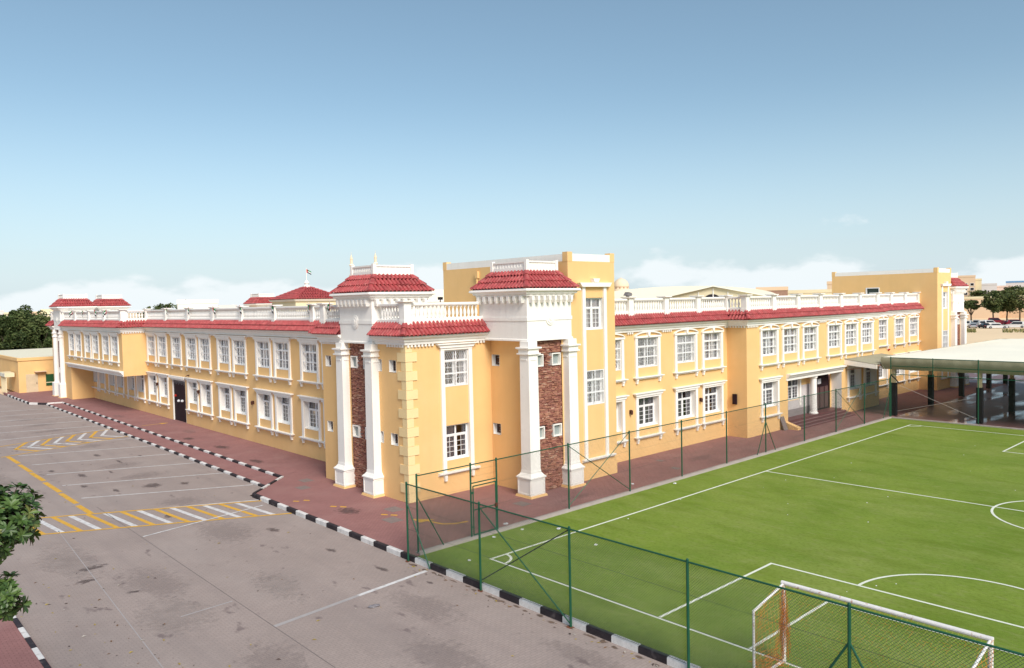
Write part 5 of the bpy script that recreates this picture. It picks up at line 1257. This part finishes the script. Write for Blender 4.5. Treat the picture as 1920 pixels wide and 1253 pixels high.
# ================================================================== PARKED CARS
CG = mat('car glass', (.015, .018, .02), .08, .05, spec=.6); TYR = mat('tyre', (.012, .012, .012), .85); RIM = mat('alloy rim', (.4, .4, .42), .35, metal=.8); HL = mat('head lamp', (.7, .7, .68), .15); TLT = mat('tail lamp', (.35, .01, .01), .3)
def car(px, py, dist, rz, paint, label, suv=False, L=4.6):
    x, y = PX(px, dist); z = -.3; d = direction(px); base = math.atan2(d.y, d.x)-math.pi/2
    t = empty('parked_car', (x, y, z), base+rz); tag(t, label, 'car', 'cars parked on the far sand lot')
    W = .9; h = L/2
    def add(nm, mb, m_, par=None, sm=False): o = mb.build(nm, m_, smooth=sm); o.parent = par or t; return o
    roof = 1.78 if suv else 1.44; bel = 1.05 if suv else .92
    body = [(-h, .35), (-h+.12, .25), (h-.15, .25), (h, .42), (h-.03, .72), (h-.25, bel-.16), (h-1.25, bel), (-h+.45, bel), (-h+.05, bel-.05), (-h, .7)]
    b = MB(); n = len(body); vs = []
    for yy, ins in ((-W, .0), (-W+.0, .0), (W, .0)): pass
    rows_ = [(-W+.06, .04), (-W, 0), (W, 0), (W-.06, .04)]
    for yy, ins in rows_: vs += [(xx*(1-ins*.25), yy, lerp(zz, .55, ins*1.5)) for xx, zz in body]
    fs = [tuple(range(n))[::-1], tuple(range(3*n, 4*n))]+[(r_*n+k, r_*n+(k+1) % n, (r_+1)*n+(k+1) % n, (r_+1)*n+k) for r_ in range(3) for k in range(n)]
    bo = add('body', b.add(vs, fs), paint)
    cab = [(h-1.35, bel), (h-2.05, roof-.04), (h-2.5, roof), (-h+(.55 if suv else 1.35), roof-.02), (-h+(.18 if suv else .55), bel)]
    k_ = len(cab); c = MB(); c.add([(xx, yy*(1 if zz < bel+.1 else .82), zz) for yy in (-W+.05, W-.05) for xx, zz in cab], [tuple(range(k_))[::-1], tuple(range(k_, 2*k_))]+[(k, (k+1) % k_, k_+(k+1) % k_, k_+k) for k in range(k_)])
    add('cabin', c, paint, bo)
    for s in (-1, 1):
        y0_, y1_ = s*(W-.045), s*(W*.82-.03)
        add('side_window', MB().add([(h-1.5, y0_, bel+.04), (-h+.8, y0_, bel+.04), (-h+(.8 if suv else 1.3), y1_+s*.02, roof-.12), (h-2.1, y1_+s*.02, roof-.12)], [(0, 1, 2, 3)]), CG, bo)
    add('windscreen', MB().add([(h-1.36+.02, -W*.82, bel+.06), (h-1.34, W*.82, bel+.06), (h-2.02, W*.72, roof-.08), (h-2.02, -W*.72, roof-.08)], [(0, 1, 2, 3)]), CG, bo)
    xb = -h+(.18 if suv else .55); xt = -h+(.55 if suv else 1.35); add('rear_window', MB().add([(xb-.015, -W*.8, bel+.08), (xb-.015, W*.8, bel+.08), (xt-.04, W*.7, roof-.1), (xt-.04, -W*.7, roof-.1)], [(0, 1, 2, 3)]), CG, bo)
    for sx_ in (h-.85, -h+.85):
        for s in (-1, 1):
            wl = add('wheel', MB().tube((sx_, s*(W-.2), .32), (sx_, s*(W+.01), .32), .33, 16), TYR); add('rim', MB().tube((sx_, s*(W+.008), .32), (sx_, s*(W+.02), .32), .2, 12), RIM, wl)
    for s in (-1, 1):
        add('headlight', MB().box(h-.16, h-.0, s*.72-.16, s*.72+.16, .62, .76), HL, bo); add('tail_light', MB().box(-h-.01, -h+.06, s*.74-.12, s*.74+.12, .68, .84), TLT, bo)
    return t
CW_, CS, CR, CK = mat('white car paint', (.72, .72, .72), .25, .03, spec=.5), mat('silver car paint', (.42, .43, .45), .3, .03, metal=.4), mat('maroon car paint', (.20, .012, .03), .25, .05, spec=.5), mat('black car paint', (.015, .014, .018), .2, .05, spec=.5)
car(1817, 0, 262, R(75), CW_, 'white car at the left end of the parked row', True); car(1824, 0, 252, R(95), CS, 'silver car in front of the white one at the left end'); car(1840, 0, 262, R(100), CW_, 'white off-roader third from the left in the parked row', True, 4.8)
car(1846, 0, 250, R(110), CK, 'dark car in the front row between two white ones'); car(1858, 0, 266, R(20), CW_, 'white estate behind the large white saloon', True); car(1870, 0, 248, R(5), CW_, 'large white saloon seen side-on in the front row', False, 5.0)
car(1868, 0, 290, R(0), CR, 'dark maroon car parked under the round clipped tree', True, 5.2); car(1893, 0, 272, R(12), CR, 'bright maroon car right of the white saloon', False, 5.2); car(1906, 0, 270, R(8), CR, 'long maroon car at the right edge behind the white one', True, 5.2); car(1903, 0, 252, R(178), CW_, 'white off-roader at the right edge of the front row', True, 5.0); car(1831, 0, 268, R(85), CS, 'silver off-roader half hidden at the left of the row', True)
scr = MB(); rn = random.Random(21)
for k in range(700):
    px = rn.choice((rn.uniform(1808, 1830), rn.uniform(1880, 1930))); x, y = PX(px, rn.uniform(222, 240)); s = rn.uniform(.2, .55); a = rn.uniform(0, 6.28)
    scr.add([(x-s*math.cos(a)*.3, y-s*math.sin(a)*.3, -.3), (x+s*math.cos(a)*.3, y+s*math.sin(a)*.3, -.3), (x+rn.uniform(-.2, .2), y+rn.uniform(-.2, .2), -.3+s)], [(0, 1, 2)], rn.randrange(2))
stuff(scr.build('dry_scrub', [mat('dry grass', (.30, .25, .10), .95), LEAFF[3]])); bpy.data.objects['dry_scrub']['label'] = 'dry scrub at the edge of the sand lot'
